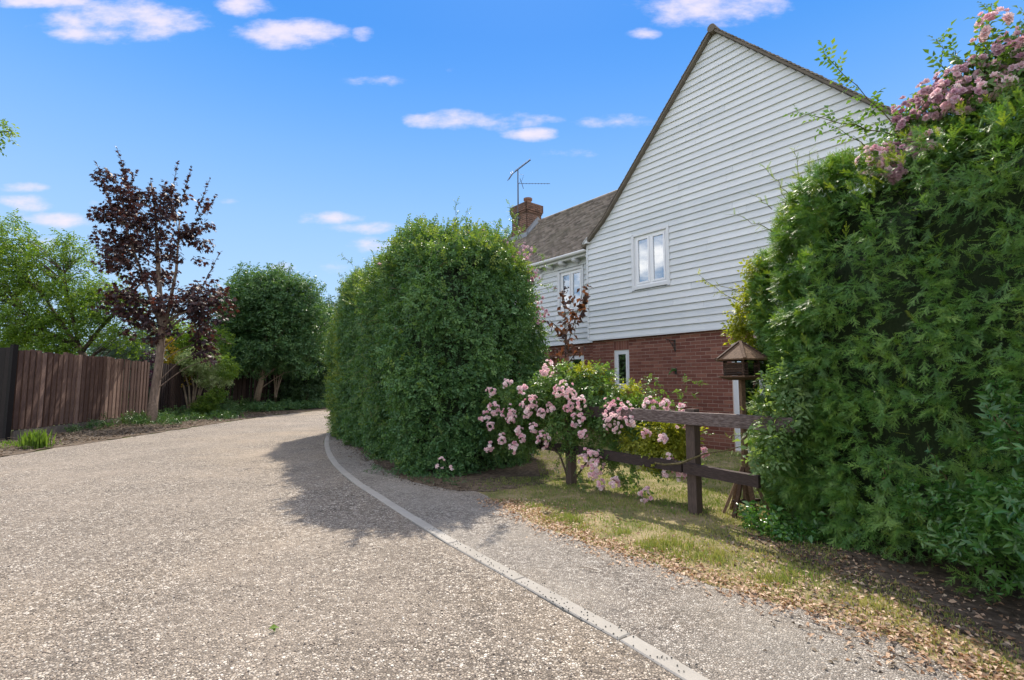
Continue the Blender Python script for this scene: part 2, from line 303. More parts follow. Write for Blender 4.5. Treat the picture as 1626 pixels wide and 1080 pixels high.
# gravel: each stone a cell with its own colour, gaps dark and low
def gravel(name, stops, dust, scale=85, dustamt=.5, gap=(.075, .062, .05), dark=.55):
    m, t, out = newmat(name)
    tcn = N(t, 'ShaderNodeTexCoord'); wn = N(t, 'ShaderNodeTexNoise'); wn.inputs['Scale'].default_value = 60; t.links.new(tcn.outputs['Object'], wn.inputs['Vector'])
    mv = N(t, 'ShaderNodeMix', data_type='VECTOR'); mv.inputs[0].default_value = .006
    t.links.new(tcn.outputs['Object'], mv.inputs[4]); t.links.new(wn.outputs['Color'], mv.inputs[5])
    def vor(sc, feat='F1'):
        v = N(t, 'ShaderNodeTexVoronoi', feature=feat); v.inputs['Scale'].default_value = sc; v.inputs['Randomness'].default_value = 1; t.links.new(mv.outputs[1], v.inputs['Vector']); return v
    v = vor(scale); v2 = vor(scale*.42); ve = vor(scale, 'DISTANCE_TO_EDGE')
    s = N(t, 'ShaderNodeSeparateColor'); t.links.new(v.outputs['Color'], s.inputs[0]); s2 = N(t, 'ShaderNodeSeparateColor'); t.links.new(v2.outputs['Color'], s2.inputs[0])
    c = ramp(t, mathn(t, 'ADD', mathn(t, 'MULTIPLY', s.outputs[0], .72), mathn(t, 'MULTIPLY', s2.outputs[0], .28)), stops)
    n_l = noisen(t, .9, 5, .6); n_m = noisen(t, 5, 5, .65); n_s = noisen(t, .28, 4, .6)
    n_t = noisen(t, 1.0, 4, .6, sc=(1.1, .16, 1))
    edge = mathn(t, 'MULTIPLY', ve.outputs['Distance'], 5.5, clamp=True)
    c = mixc(t, edge, gap, c)
    c = mixc(t, mathn(t, 'MULTIPLY', mathn(t, 'MULTIPLY_ADD', n_l, 3.2, -1.35, clamp=True), dustamt), c, dust)
    c = mixc(t, mathn(t, 'MULTIPLY', mathn(t, 'MULTIPLY_ADD', n_m, 3, -1.45, clamp=True), dark), c, G1(.42, dust))
    c = mixc(t, mathn(t, 'MULTIPLY', mathn(t, 'MULTIPLY_ADD', n_s, 4, -2.0, clamp=True), .35), c, (.46, .35, .225))
    c = mixc(t, mathn(t, 'MULTIPLY', mathn(t, 'MULTIPLY_ADD', n_t, 4.5, -2.1, clamp=True), .42), c, G1(.62, dust))
    hgt = mathn(t, 'ADD', mathn(t, 'MULTIPLY', mathn(t, 'SUBTRACT', 1.0, v.outputs['Distance']), .7), mathn(t, 'MULTIPLY', s.outputs[1], .35))
    hgt = mathn(t, 'MULTIPLY', hgt, mathn(t, 'MULTIPLY_ADD', edge, .6, .4))
    princ(t, out, c, .8, .25, bumpn(t, hgt, .9, .011)); return m
M['gravel'] = gravel('driveway_gravel', [(0, (.04, .036, .032)), (.25, (.15, .125, .10)), (.5, (.31, .26, .205)), (.75, (.47, .41, .335)), (1, (.80, .745, .65))], (.37, .31, .245), 66)
M['verge'] = gravel('verge_gravel', [(0, (.06, .055, .05)), (.3, (.22, .19, .16)), (.6, (.36, .32, .275)), (1, (.68, .64, .57))], (.345, .315, .27), 76, .75)
m, t, out = newmat('pebble'); princ(t, out, ramp(t, rnd(t, False), [(0, (.07, .06, .055)), (.3, (.26, .205, .16)), (.6, (.36, .30, .24)), (.85, (.44, .385, .315)), (1, (.62, .58, .51))]), .7, .3); M['pebble'] = m
m, t, out = newmat('kerb_concrete'); n1 = noisen(t, 45, 6, .7); n2 = noisen(t, 2.5, 4)
c = mixc(t, n1, (.31, .295, .265), (.47, .445, .40)); c = mixc(t, mathn(t, 'MULTIPLY', mathn(t, 'ADD', n2, mathn(t, 'MULTIPLY', rnd(t), .3)), .6), c, (.20, .18, .15))
princ(t, out, c, .85, .2, bumpn(t, n1, .5, .004)); M['kerb'] = m
m, t, out = newmat('lawn_soil'); n1 = noisen(t, 3, 6, .65); n2 = noisen(t, 40, 4)
c = ramp(t, n1, [(.3, (.12, .14, .045)), (.46, (.21, .19, .085)), (.66, (.36, .29, .17))]); c = mixc(t, mathn(t, 'MULTIPLY', n2, .5), c, (.10, .075, .045))
princ(t, out, c, .95, .1, bumpn(t, n2, .8, .02)); M['lawn'] = m
m, t, out = newmat('leafy_soil'); n1 = noisen(t, 12, 8, .7); n2 = noisen(t, 1.2, 3)
c = ramp(t, n1, [(.3, (.045, .035, .026)), (.5, (.11, .085, .062)), (.7, (.22, .17, .125))]); princ(t, out, c, .95, .1, bumpn(t, n1, .9, .03)); M['leafsoil'] = m
m, t, out = newmat('field_ground'); n1 = noisen(t, .5, 6, .7)
princ(t, out, ramp(t, n1, [(.3, (.05, .075, .02)), (.7, (.13, .13, .05))]), .95, .1); M['ground'] = m
m, t, out = newmat('cream_wall'); princ(t, out, mixc(t, noisen(t, 2, 4), (.55, .48, .42), (.65, .58, .52)), .8, .2); M['cream'] = m

# ---------------------------------------------------------------- leaf prototypes  (base at 0, along +Y, face +Z)
def leafP(w=.5, l=1.0, fold=.10, droop=.12):
    V = [(0,0,0),(w/2,.42*l,fold*l),(0,.5*l,0),(-w/2,.42*l,fold*l),(0,l,-droop*l)]
    return np.array(V), np.array([(0,1,2),(1,4,2),(0,2,3),(2,4,3)])
def leaf2(w=.5, l=1.0, fold=.10, droop=.12):
    V = [(0,0,0),(w/2,.45*l,fold*l),(0,l,-droop*l),(-w/2,.45*l,fold*l)]
    return np.array(V), np.array([(0,1,2),(0,2,3)])
def joinP(items):
    Vs, Fs, o = [], [], 0
    for (V, F) in items: Vs.append(V); Fs.append(F+o); o += len(V)
    return np.vstack(Vs), np.vstack(Fs)
def xf(P, loc=(0,0,0), rz=0, rx=0, ry=0, s=1):
    V, F = P; mt = Matrix.Translation(loc)@Matrix.Rotation(rz, 4, 'Z')@Matrix.Rotation(rx, 4, 'X')@Matrix.Rotation(ry, 4, 'Y')@Matrix.Scale(s, 4)
    mt = np.array(mt); return V@mt[:3, :3].T+mt[:3, 3], F
def pinnate(pairs=3, leaf=.034, gap=.024, w=.6, curve=-.12, seed=1, four=False):
    r = random.Random(seed); it = []
    n = pairs*gap+.015; lf = (leafP if four else leaf2)(w*leaf, leaf, .12*1, .15)
    for i in range(pairs):
        y = .015+i*gap; z = curve*y*y/n
        for sgn in (1, -1): it.append(xf(lf, (0, y, z), sgn*R(-62+r.uniform(-10, 10)), R(r.uniform(-28, 12)), R(r.uniform(-20, 20)), r.uniform(.8, 1.1)))
    it.append(xf(lf, (0, n, curve*n), R(r.uniform(-10, 10)), R(-15), 0, 1.15))
    it.append((np.array([(-.0012,0,0),(.0012,0,0),(0,n,curve*n)]), np.array([(0,1,2)])))
    return joinP(it)
def alternate(k=7, L_=.13, leaf=.042, w=.55, seed=1, four=False):
    r = random.Random(seed); it = []; lf = (leafP if four else leaf2)(w*leaf, leaf, .1, .18)
    for i in range(k):
        y = L_*(i+.4)/k; sgn = 1 if i % 2 else -1
        it.append(xf(lf, (0, y, r.uniform(-.004, .004)), sgn*R(-r.uniform(35, 75)), R(r.uniform(-35, 30)), R(r.uniform(-45, 45)), r.uniform(.75, 1.15)))
    it.append((np.array([(-.0015,0,0),(.0015,0,0),(0,L_,0)]), np.array([(0,1,2)])))
    return joinP(it)
def frondP(pairs=11, L_=.12, needle=.024, seed=1):
    r = random.Random(seed); V = []; F = []
    for i in range(pairs):
        y = L_*(i+.3)/pairs; nl = needle*(1-.45*(i/pairs)**2)
        for sg in (1, -1):
            a = R(r.uniform(52, 68)); b = len(V); dz = r.uniform(-.002, .004)
            V += [(0, y-.0037, 0), (0, y+.0037, 0), (sg*math.sin(a)*nl, y+math.cos(a)*nl, dz)]; F.append((b, b+1, b+2))
    b = len(V); V += [(-.0014, 0, -.0005), (.0014, 0, -.0005), (0, L_*1.04, -.0005)]; F.append((b, b+1, b+2))
    return np.array(V), np.array(F)
def branch_frond(seed=1, L_=.15):
    r = random.Random(seed); it = [frondP(12, L_, .0155, seed)]
    for i, y in enumerate((.22, .48)):
        for sg in (1, -1): it.append(xf(frondP(6, L_*(.50-.35*y), .0125, seed+i), (0, y*L_, 0), sg*R(-r.uniform(28, 42)), R(r.uniform(-12, 10))))
    return joinP(it)
def whorl(k=8, leaf=.07, w=.32, seed=1):
    r = random.Random(seed); it = []; lf = leafP(w*leaf, leaf, .05, .22)
    for i in range(k): it.append(xf(lf, (0, 0, 0), R(360*i/k+r.uniform(-14, 14)), R(r.uniform(8, 38)), 0, r.uniform(.75, 1.1)))
    V, F = joinP(it); return np.stack([V[:, 0], V[:, 2], V[:, 1]], 1), F      # opens along +Y
def mapleleaf(s=1.0):
    out = []
    lobes = [(-100, .52), (-48, .85), (0, 1.0), (48, .85), (100, .52)]
    V = [(0, .12, 0)]
    pts = []
    for i, (a, l) in enumerate(lobes):
        a = R(a); pts.append((math.sin(a)*l*.62, .12+math.cos(a)*l*.62+.05, -.10*l))
        if i < 4: a2 = R((lobes[i][0]+lobes[i+1][0])/2); pts.append((math.sin(a2)*.26, .12+math.cos(a2)*.30+.04, .03))
    V += [(-.04, 0, 0)]; V = [(0, .30, .02), (-.03, 0, -.02), (.03, 0, -.02)]+pts
    F = [(0, 1, 2), (0, 3, 1)]
    for i in range(len(pts)-1): F.append((0, 3+i+1, 3+i))
    F.append((0, 2, 3+len(pts)-1))
    return np.array(V)*s, np.array([f if True else f for f in F])
def needle_grass(): return np.array([(-.5, 0, 0), (.5, 0, 0), (.35, 0, .55), (0, .25, 1)]), np.array([(0, 1, 2), (0, 2, 3)])
def bloomP(seed=1, s=1.0):
    r = random.Random(seed); it = []
    for ring, (n, tilt, l) in enumerate(((6, 8, .5), (6, 38, .46), (4, 68, .36))):
        for k in range(n):
            w = l*.82
            V = np.array([(0, 0, 0), (w*.5, l*.62, .04), (0, l*1.0, .02+.04*r.random()), (-w*.5, l*.62, .04)])
            it.append(xf((V, np.array([(0, 1, 2), (0, 2, 3)])), (0, 0, ring*.03), R(360*k/n+ring*27+r.uniform(-9, 9)), R(tilt+r.uniform(-8, 8)), 0, r.uniform(.88, 1.08)))
    V, F = joinP(it); V = np.stack([V[:, 0], V[:, 2], -V[:, 1]], 1); return V*s, F     # faces +Y
def scatter(P, pos, ydir, zdir, scale, var=None, jit=.10):
    """copies of prototype P: returns V, F, rnd"""
    V, F = P; n = len(pos); Y = nrm(ydir); X = nrm(np.cross(Y, zdir)); Z = np.cross(X, Y)
    s = np.broadcast_to(np.asarray(scale, float), (n,))[:, None, None]
    W = (V[None, :, 0:1]*X[:, None]+V[None, :, 1:2]*Y[:, None]+V[None, :, 2:3]*Z[:, None])*s+pos[:, None]
    FF = (F[None]+(np.arange(n)*len(V))[:, None, None]).reshape(-1, F.shape[1])
    r = (rng.random(n) if var is None else var)[:, None]+rng.uniform(-jit, jit, (n, len(V)))*0
    return W.reshape(-1, 3), FF, r.ravel()
def joinS(parts):
    Vs, Fs, Rs, o = [], [], [], 0
    for V, F, r in parts: Vs.append(V); Fs.append(F+o); Rs.append(r); o += len(V)
    return np.vstack(Vs), np.vstack(Fs), np.concatenate(Rs)
def foliage(name, parts, mat, parent, **kw):
    V, F, r = joinS(parts) if isinstance(parts, list) else parts
    return add(name, mesh_np(name, V, F, mat, r), parent, **kw)
def rnddir(n): return nrm(rng.normal(size=(n, 3)))
PROTOS = {}
def instances(name, protos, pos, ydir, zdir, scale, mat, parent, var=None):
    """foliage as instances of a few sprigs on the points of a mesh"""
    n = len(pos); Y = nrm(ydir); X = nrm(np.cross(Y, zdir)); Z = np.cross(X, Y)
    eul = np.stack([np.arctan2(Y[:, 2], Z[:, 2]), -np.arcsin(np.clip(X[:, 2], -1, 1)), np.arctan2(X[:, 1], X[:, 0])], 1)
    me = bpy.data.meshes.new(name); me.vertices.add(n); me.vertices.foreach_set('co', np.asarray(pos, np.float32).ravel())
    for an, ty, v in (('rot', 'FLOAT_VECTOR', eul), ('scl', 'FLOAT', np.broadcast_to(scale, (n,))), ('rnd', 'FLOAT', rng.random(n) if var is None else var)):
        a = me.attributes.new(an, ty, 'POINT'); a.data.foreach_set('vector' if ty == 'FLOAT_VECTOR' else 'value', np.ascontiguousarray(v, np.float32).ravel())
    key = (id(protos), mat.name)
    if key not in PROTOS:
        c = bpy.data.collections.new('sprigs')
        for P in protos: c.objects.link(bpy.data.objects.new('sprig', mesh_np('sprig', P[0], P[1], mat)))
        PROTOS[key] = c
    ng = bpy.data.node_groups.new('scatter_sprigs', 'GeometryNodeTree'); ng.interface.new_socket('Geometry', in_out='INPUT', socket_type='NodeSocketGeometry'); ng.interface.new_socket('Geometry', in_out='OUTPUT', socket_type='NodeSocketGeometry')
    gi, go = ng.nodes.new('NodeGroupInput'), ng.nodes.new('NodeGroupOutput'); ip = ng.nodes.new('GeometryNodeInstanceOnPoints'); ci = ng.nodes.new('GeometryNodeCollectionInfo')
    ci.inputs['Collection'].default_value = PROTOS[key]; ci.inputs['Separate Children'].default_value = True; ci.inputs['Reset Children'].default_value = True
    ra = ng.nodes.new('GeometryNodeInputNamedAttribute'); ra.data_type = 'FLOAT_VECTOR'; ra.inputs['Name'].default_value = 'rot'
    sa = ng.nodes.new('GeometryNodeInputNamedAttribute'); sa.data_type = 'FLOAT'; sa.inputs['Name'].default_value = 'scl'
    er = ng.nodes.new('FunctionNodeEulerToRotation'); lk = ng.links.new
    lk(gi.outputs[0], ip.inputs['Points']); lk(ci.outputs[0], ip.inputs['Instance']); ip.inputs['Pick Instance'].default_value = True
    lk(ra.outputs[0], er.inputs[0]); lk(er.outputs[0], ip.inputs['Rotation']); lk(sa.outputs[0], ip.inputs['Scale']); lk(ip.outputs[0], go.inputs[0])
    o = add(name, me, parent, kind='stuff'); md = o.modifiers.new('sprigs', 'NODES'); md.node_group = ng; return o
def hedge_dirs(Nn, out=.55, droop=.45, flat=.4):
    n = len(Nn); return Nn*out+rnddir(n)*.75+np.array([0, 0, -droop]), Nn*.6+rnddir(n)*.55+np.array([0, 0, flat])
def clumped(P, Nn, sc, seed, depth, lift, thin=.45, stretch=(1, 1, 1)):
    """push sprigs in and out in lumps and thin them between the lumps"""
    nz_ = noise3(P*np.array(stretch), sc, seed, 3); k = rng.random(len(P)) < np.clip(1-thin*(.25-nz_)*2.2, .12, 1)
    P = P+Nn*(nz_*lift)[:, None]-Nn*(rng.random((len(P), 1))**1.5*depth-.04); return P[k], Nn[k], nz_[k]
def sprays(protos, pos, nor, sc=(.8, 1.2), droop=.3, out=.6, flat=.5, var=None):
    """sprigs growing outward from a surface with given normals"""
    n = len(pos); d = nor*out+rnddir(n)*.75+np.array([0, 0, -droop]); up = nor*.6+rnddir(n)*.55+np.array([0, 0, flat])
    k = rng.integers(0, len(protos), n); parts = []
    s = rng.uniform(sc[0], sc[1], n); v = rng.random(n) if var is None else var
    for i, P in enumerate(protos):
        q = k == i
        if q.any(): parts.append(scatter(P, pos[q], d[q], up[q], s[q], v[q]))
    return parts

ROSE = [pinnate(3, .036, .026, .62, seed=i) for i in range(4)]
ROSEB = [pinnate(3, .045, .032, .6, seed=i+9, four=True) for i in range(4)]
ALT = [alternate(7, .14, .045, .58, seed=i) for i in range(5)]
ALTB = [alternate(6, .22, .085, .55, seed=i+20) for i in range(4)]
FROND = [branch_frond(i) for i in range(4)]
FR1 = [frondP(12, .13, .024, i+3) for i in range(3)]
ALTH = [alternate(8, .15, .042, .62, seed=i+40) for i in range(5)]
WHORL = [whorl(8, .085, .34, i) for i in range(3)]
MAPLE = [mapleleaf()]
BLOOM = [bloomP(i) for i in range(4)]

# surface of a hedge: footprint polygon round a spine, profile up the side and over the top
def near_spine(p, sp):
    best = None
    for a, b in zip(sp[:-1], sp[1:]):
        a, b = Vector(a), Vector(b); ab = b-a; u = max(0, min(1, (p-a).dot(ab)/ab.length_squared)); q = a+ab*u
        if best is None or (q-p).length < best[0]: best = ((q-p).length, q)
    return best[1]
PROFILE = [(.90, 0), (.97, .1), (1.02, .3), (1.05, .55), (1.04, .75), (.98, .88), (.84, .96), (.62, 1.01), (.35, 1.04), (.0, 1.05)]
def hedge_surface(foot, spine, hfun, profile=PROFILE, amp=.10, nsc=1.3, seed=0, sub=6):
    pts = []
    n = len(foot)
    for i in range(n):                                       # Catmull-Rom smoothed closed footprint
        p0, p1, p2, p3 = [Vector(foot[(i+k-1) % n]) for k in range(4)]
        for j in range(sub):
            u = j/sub; pts.append(.5*((2*p1)+(-p0+p2)*u+(2*p0-5*p1+4*p2-p3)*u*u+(-p0+3*p1-3*p2+p3)*u**3))
    prof = []
    for i in range(len(profile)-1):
        for j in range(3): u = j/3; prof.append((profile[i][0]*(1-u)+profile[i+1][0]*u, profile[i][1]*(1-u)+profile[i+1][1]*u))
    prof.append(profile[-1]); m = len(pts); V = []
    for s, zf in prof:
        for p in pts:
            q = near_spine(p, spine); xy = q+(p-q)*s; V.append((xy.x, xy.y, zf*hfun(q+(p-q)*min(s, 1))))
    V = np.array(V); F = [(r*m+i, r*m+(i+1) % m, (r+1)*m+(i+1) % m, (r+1)*m+i) for r in range(len(prof)-1) for i in range(m)]
    F = np.array(F)
    nn = np.zeros_like(V); fn = np.cross(V[F[:, 2]]-V[F[:, 0]], V[F[:, 3]]-V[F[:, 1]])
    for k in range(4): np.add.at(nn, F[:, k], fn)
    nn = nrm(nn); V = V+nn*(noise3(V, nsc, seed)*amp)[:, None]; V[:, 2] = np.maximum(V[:, 2], 0)
    return V, F
def sample_surf(V, F, n, mask=None):
    a, b, c, d = (V[F[:, k]] for k in range(4)); cr = np.cross(c-a, d-b); ar = np.linalg.norm(cr, axis=1)/2; nr = nrm(cr)
    w = ar.copy()
    if mask is not None: w = w*mask((a+b+c+d)/4, nr)
    i = rng.choice(len(F), n, p=w/w.sum()); u = rng.random((n, 1)); v = rng.random((n, 1))
    P = (a[i]*(1-u)+b[i]*u)*(1-v)+(d[i]*(1-u)+c[i]*u)*v
    return P, nr[i]
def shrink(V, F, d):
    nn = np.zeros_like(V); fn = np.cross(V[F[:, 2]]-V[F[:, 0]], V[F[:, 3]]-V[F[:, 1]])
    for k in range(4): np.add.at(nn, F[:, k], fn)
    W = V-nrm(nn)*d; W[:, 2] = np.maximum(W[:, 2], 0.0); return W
def towards_camera(cut=-.35):
    """more leaves where the hedge faces the drive, fewer on its far side"""
    def f(c, n):
        d = -c+np.array([0, 0, EYE]); d = nrm(d); k = (n*d).sum(1); return np.where(k > cut, 1.0, .25)
    return f

# crown of a tree: blobs filled with clumps of leaves, limbs reaching the clumps
def crown(blobs, nclump, clump_r, per, protos, sc, trunk_pts=None, limb_r=.02, droop=.25, shell=.5, seed=0, limb_every=1, squash=.75):
    pos, nor, cc = [], [], []
    w = np.array([b[1]**2.2 for b in blobs]); w /= w.sum()
    for _ in range(nclump):
        b = blobs[rng.choice(len(blobs), p=w)]; rad = np.array(b[2]) if len(b) > 2 else np.ones(3)
        d = rnddir(1)[0]; r = b[1]*(shell+(1-shell)*rng.random()**.6)
        c = np.array(b[0])+d*r*rad; cc.append((c, d))
        cr = clump_r*rng.uniform(.6, 1.3); k = max(3, int(per*rng.uniform(.6, 1.4)*(cr/clump_r)**2))
        q = rnddir(k)*(cr*rng.random((k, 1))**.45); q[:, 2] *= squash
        pos.append(c+q); nor.append(nrm(q+d*.3*cr+1e-4))
    pos = np.vstack(pos); nor = np.vstack(nor)
    parts = sprays(protos, pos, nor, sc, droop, .5, .7)
    limbs = MB()
    if trunk_pts:
        tp = [Vector(p) for p in trunk_pts]
        for i, (c, d) in enumerate(cc):
            if i % limb_every: continue
            c = Vector(c); cand = [p for p in tp if p.z < c.z-.1] or tp[:1]
            b = min(cand, key=lambda p: (p-c).length+abs((c.z-p.z)-(Vector((c.x-p.x, c.y-p.y)).length)*.7))
            mid = b.lerp(c, .5)+Vector((rng.normal()*.08, rng.normal()*.08, (c-b).length*.10))
            l = (c-b).length
            limbs.tube([b, b.lerp(mid, .6)+Vector((0, 0, .02)), mid, mid.lerp(c, .5), c], [limb_r*(.5+.35*l), limb_r*(.4+.25*l), limb_r*.6, limb_r*.4, limb_r*.2], 5, cap=False)
    return parts, limbs

# ================================================================ GROUND
def sheet(name, pts, z, mat, **kw):
    V = [(p[0], p[1], z) for p in pts]
    return add(name, mesh_np(name, np.array(V), [tuple(range(len(V)))], mat), None, **kw)
def wiggle(pts, amp, step=.25, seed=0):
    out = []; r = random.Random(seed)
    for a, b in zip(pts[:-1], pts[1:]):
        a, b = Vector(a[:2]), Vector(b[:2]); k = max(1, int((b-a).length/step)); n = Vector((-(b-a).y, (b-a).x)).normalized()
        for i in range(k): out.append(a.lerp(b, i/k)+n*r.uniform(-amp, amp))
    out.append(Vector(pts[-1][:2])); return out
sheet('ground', [(-400, -60), (400, -60), (400, 700), (-400, 700)], -.012, M['ground'], kind='structure')
KERB_L = [G(*p) for p in [(1150,1120),(1082,1077),(1047.6,1052.5),(974,1013),(900,973.8),(835.6,935.6),(764,894.4),(700,859),(659,832.5),(626.7,809),(590,786.7),(553,762),(526.9,737.8),(516.7,717.4),(513.6,701)]]
KERB_L = [Vector((2.0, .3, 0)), Vector((1.35, 1.3, 0))]+KERB_L+[Vector((-4.93, 13.2, 0)), Vector((-5.5, 15.2, 0)), Vector((-6.0, 17.6, 0)), Vector((-5.9, 20, 0)), Vector((-4.8, 22.2, 0)), Vector((-2.5, 23.8, 0)), Vector((3, 25, 0))]
ROAD_LEFT = [(-7.4, -3), (-8.0, 3), (-8.6, 7), (-8.92, 8.65), (-9.18, 9.7), (-9.25, 11.5), (-9.45, 14), (-9.65, 16.5), (-9.8, 20), (-9.3, 23.5), (-7.6, 26.5), (-4, 28.3), (3, 29.5)]
road = [Vector((2.6, -3, 0))]+KERB_L+[Vector((3, 29.5, 0))]+[Vector((p[0], p[1], 0)) for p in reversed(wiggle(ROAD_LEFT, .10, .35, 4))]
sheet('driveway', road, 0.0, M['gravel'], kind='structure')
# kerb stones laid end to end
def resample(path, step):
    out = [Vector(path[0])]; need = step; i = 0; cur = Vector(path[0])
    for b in path[1:]:
        b = Vector(b)
        while (b-cur).length >= need:
            cur = cur+(b-cur).normalized()*need; out.append(cur.copy()); need = step
        need -= (b-cur).length; cur = b
    return out
def smooth(path, it=2):
    p = [Vector(v) for v in path]
    for _ in range(it):
        q = [p[0]]
        for a, b in zip(p[:-1], p[1:]): q += [a.lerp(b, .25), a.lerp(b, .75)]
        p = q+[p[-1]]
    return p
kp = resample(smooth(KERB_L, 3), .91)
kerb = empty('kerb', (0, 0, 0), kind='structure')
for a, b in zip(kp[:-1], kp[1:]):
    a, b = a.copy(), b.copy(); u = (b-a).normalized(); n = Vector((u.y, -u.x, 0)); Lk = (b-a).length-.008
    j = random.uniform(-.003, .003); W = .098+random.uniform(-.004, .002); h = .010+j
    mb = MB(); e = .006
    V = [(0,0,-.08),(Lk,0,-.08),(Lk,-W,-.08),(0,-W,-.08),(0,0,h-e),(Lk,0,h-e),(Lk,-W,h-e),(0,-W,h-e),(e,-e,h),(Lk-e,-e,h),(Lk-e,-W+e,h),(e,-W+e,h)]
    Fk = [(3,2,1,0),(0,1,5,4),(1,2,6,5),(2,3,7,6),(3,0,4,7),(4,5,9,8),(5,6,10,9),(6,7,11,10),(7,4,8,11),(8,9,10,11)]
    o = add('kerb_stone', mesh_np('kerb_stone', np.array(V), Fk, M['kerb']), kerb, a); o.rotation_euler = (0, random.uniform(-.002, .002), math.atan2(u.y, u.x)+random.uniform(-.004, .004))
VERGE_R = [(2.9, .6), (2.35, 1.8), (2.09, 2.29), (1.91, 2.65), (1.48, 3.09), (.95, 3.72), (.5, 4.3), (.22, 4.71), (-.05, 5.3), (-.35, 5.9), (-.65, 6.4), (-1.6, 7.6), (-2.6, 9.3), (-3.9, 12), (-4.6, 14), (-5.2, 16), (-5.5, 18), (-5.3, 20), (-4, 22), (-2, 23.2), (3, 24.2)]
sheet('verge_gravel', [v+Vector((.05, .03, 0)) for v in KERB_L]+[Vector((p[0], p[1], 0)) for p in reversed(wiggle(VERGE_R, .05, .12, 2))], .004, M['verge'], kind='structure')
sheet('lawn', [Vector((p[0], p[1], 0)) for p in wiggle([(p[0]-.08, p[1]-.05) for p in VERGE_R], .06, .15, 5)]+[Vector((26, 24, 0)), Vector((26, .6, 0))], .002, M['lawn'], kind='structure')
sheet('hedge_soil', [Vector((p[0], p[1], 0)) for p in wiggle([(-5.0, 16), (-4.5, 13.3), (-3.6, 11), (-2.6, 8.9), (-1.9, 7.5), (-1.3, 6.6), (-.8, 6.1), (-.2, 6.0), (.5, 6.6), (1.0, 8)], .05, .15, 8)]+[Vector((.6, 11, 0)), Vector((-3, 16, 0))], .008, M['leafsoil'], kind='structure')
sheet('shaded_soil', [Vector((p[0], p[1], 0)) for p in wiggle([(1.95, 4.6), (2.05, 4.0), (2.25, 3.4), (2.3, 2.9), (2.35, 2.2), (2.9, .8)], .06, .12, 11)]+[Vector((4.5, .8, 0)), Vector((4.5, 4.5, 0))], .010, M['leafsoil'], kind='structure')
sheet('fence_verge', [Vector((p[0], p[1], 0)) for p in wiggle([(-8.1, 3), (-8.7, 7), (-9.02, 8.65), (-9.24, 9.7), (-9.32, 11.5), (-9.52, 14), (-9.72, 16.5), (-9.9, 20), (-9.4, 23.5), (-7.7, 26.6), (-4.1, 28.4), (3, 29.6)], .12, .25, 9)]+[Vector((3, 34, 0)), Vector((-20, 34, 0)), Vector((-13.5, 20, 0)), Vector((-11.5, 3, 0))], .006, M['leafsoil'], kind='structure')

# loose stones
def pebbles(n, xy, name, smin, smax, z=.002):
    P = xy(n); k = len(P); ang = np.linspace(0, 2*np.pi, 6)[:-1]
    V = np.array([(math.cos(a)*.5, math.sin(a)*.42, 0) for a in ang]+[(.12*math.cos(a+.5), .12*math.sin(a+.5), .30) for a in ang[:1]]+[(0, 0, .34)])
    V = np.array([(math.cos(a)*.5, math.sin(a)*.40, .0) for a in ang]+[(math.cos(a+.3)*.27, math.sin(a+.3)*.22, .26) for a in ang])
    F = [(i, (i+1) % 5, 5+(i+1) % 5) for i in range(5)]+[(i, 5+(i+1) % 5, 5+i) for i in range(5)]+[(5, 6, 7), (5, 7, 8), (5, 8, 9)]
    F = np.array(F); th = rng.uniform(0, 6.28, k); d = np.stack([np.cos(th), np.sin(th), rng.normal(size=k)*.15], 1)
    up = np.tile([0., 0, 1], (k, 1))+rng.normal(size=(k, 3))*.25
    pos = np.column_stack([P, np.full(k, z)])
    foliage(name, scatter((V, F), pos, d, up, rng.uniform(smin, smax, k)*rng.choice([.8, 1, 1.25], k)), M['pebble'], None, kind='stuff', label='loose pale pebbles lying on the gravel drive', cat='gravel')
def kx(y):       # x of the kerb at distance y
    ys = [p.y for p in KERB_L]; xs = [p.x for p in KERB_L]; return np.interp(y, ys, xs)
def near_drive(n):
    Y = 1.7+rng.random(n*2)**1.7*7; X = rng.uniform(-1.25, 1.0, n*2)*Y; kxx = kx(Y)
    ok = ((X < kxx-.03) | ((X > kxx+.16) & (X < np.interp(Y, [p[1] for p in VERGE_R[:10]], [p[0] for p in VERGE_R[:10]])-.02))) & (X > -8.5)
    return np.column_stack([X, Y])[ok][:n]
pebbles(17000, near_drive, 'loose_pebbles', .008, .014)

# ================================================================ HOUSE
P0 = Vector((2.03, 12.26, 0)); ANG = math.atan2(-.778155, .628072)
house = empty('brick_and_weatherboard_house', P0, ANG, label='house with white weatherboarded gable over red brick, tiled roof and tall chimney', cat='house')
TOPB = 2.39; GW = 7.02; AP = GW/2; EAVE = 4.88; PT = 1.09
def slope_z(x):                       # height of the gable's edge at x, kicked out at the eaves
    d = min(x, GW-x); return EAVE+(.80*d if d < .55 else .44+PT*(d-.55))
APEX = slope_z(AP)
def slope_x(z):                       # leftmost x at height z
    if z <= EAVE: return 0.0
    if z <= EAVE+.44: return (z-EAVE)/.80
    return .55+(z-EAVE-.44)/PT
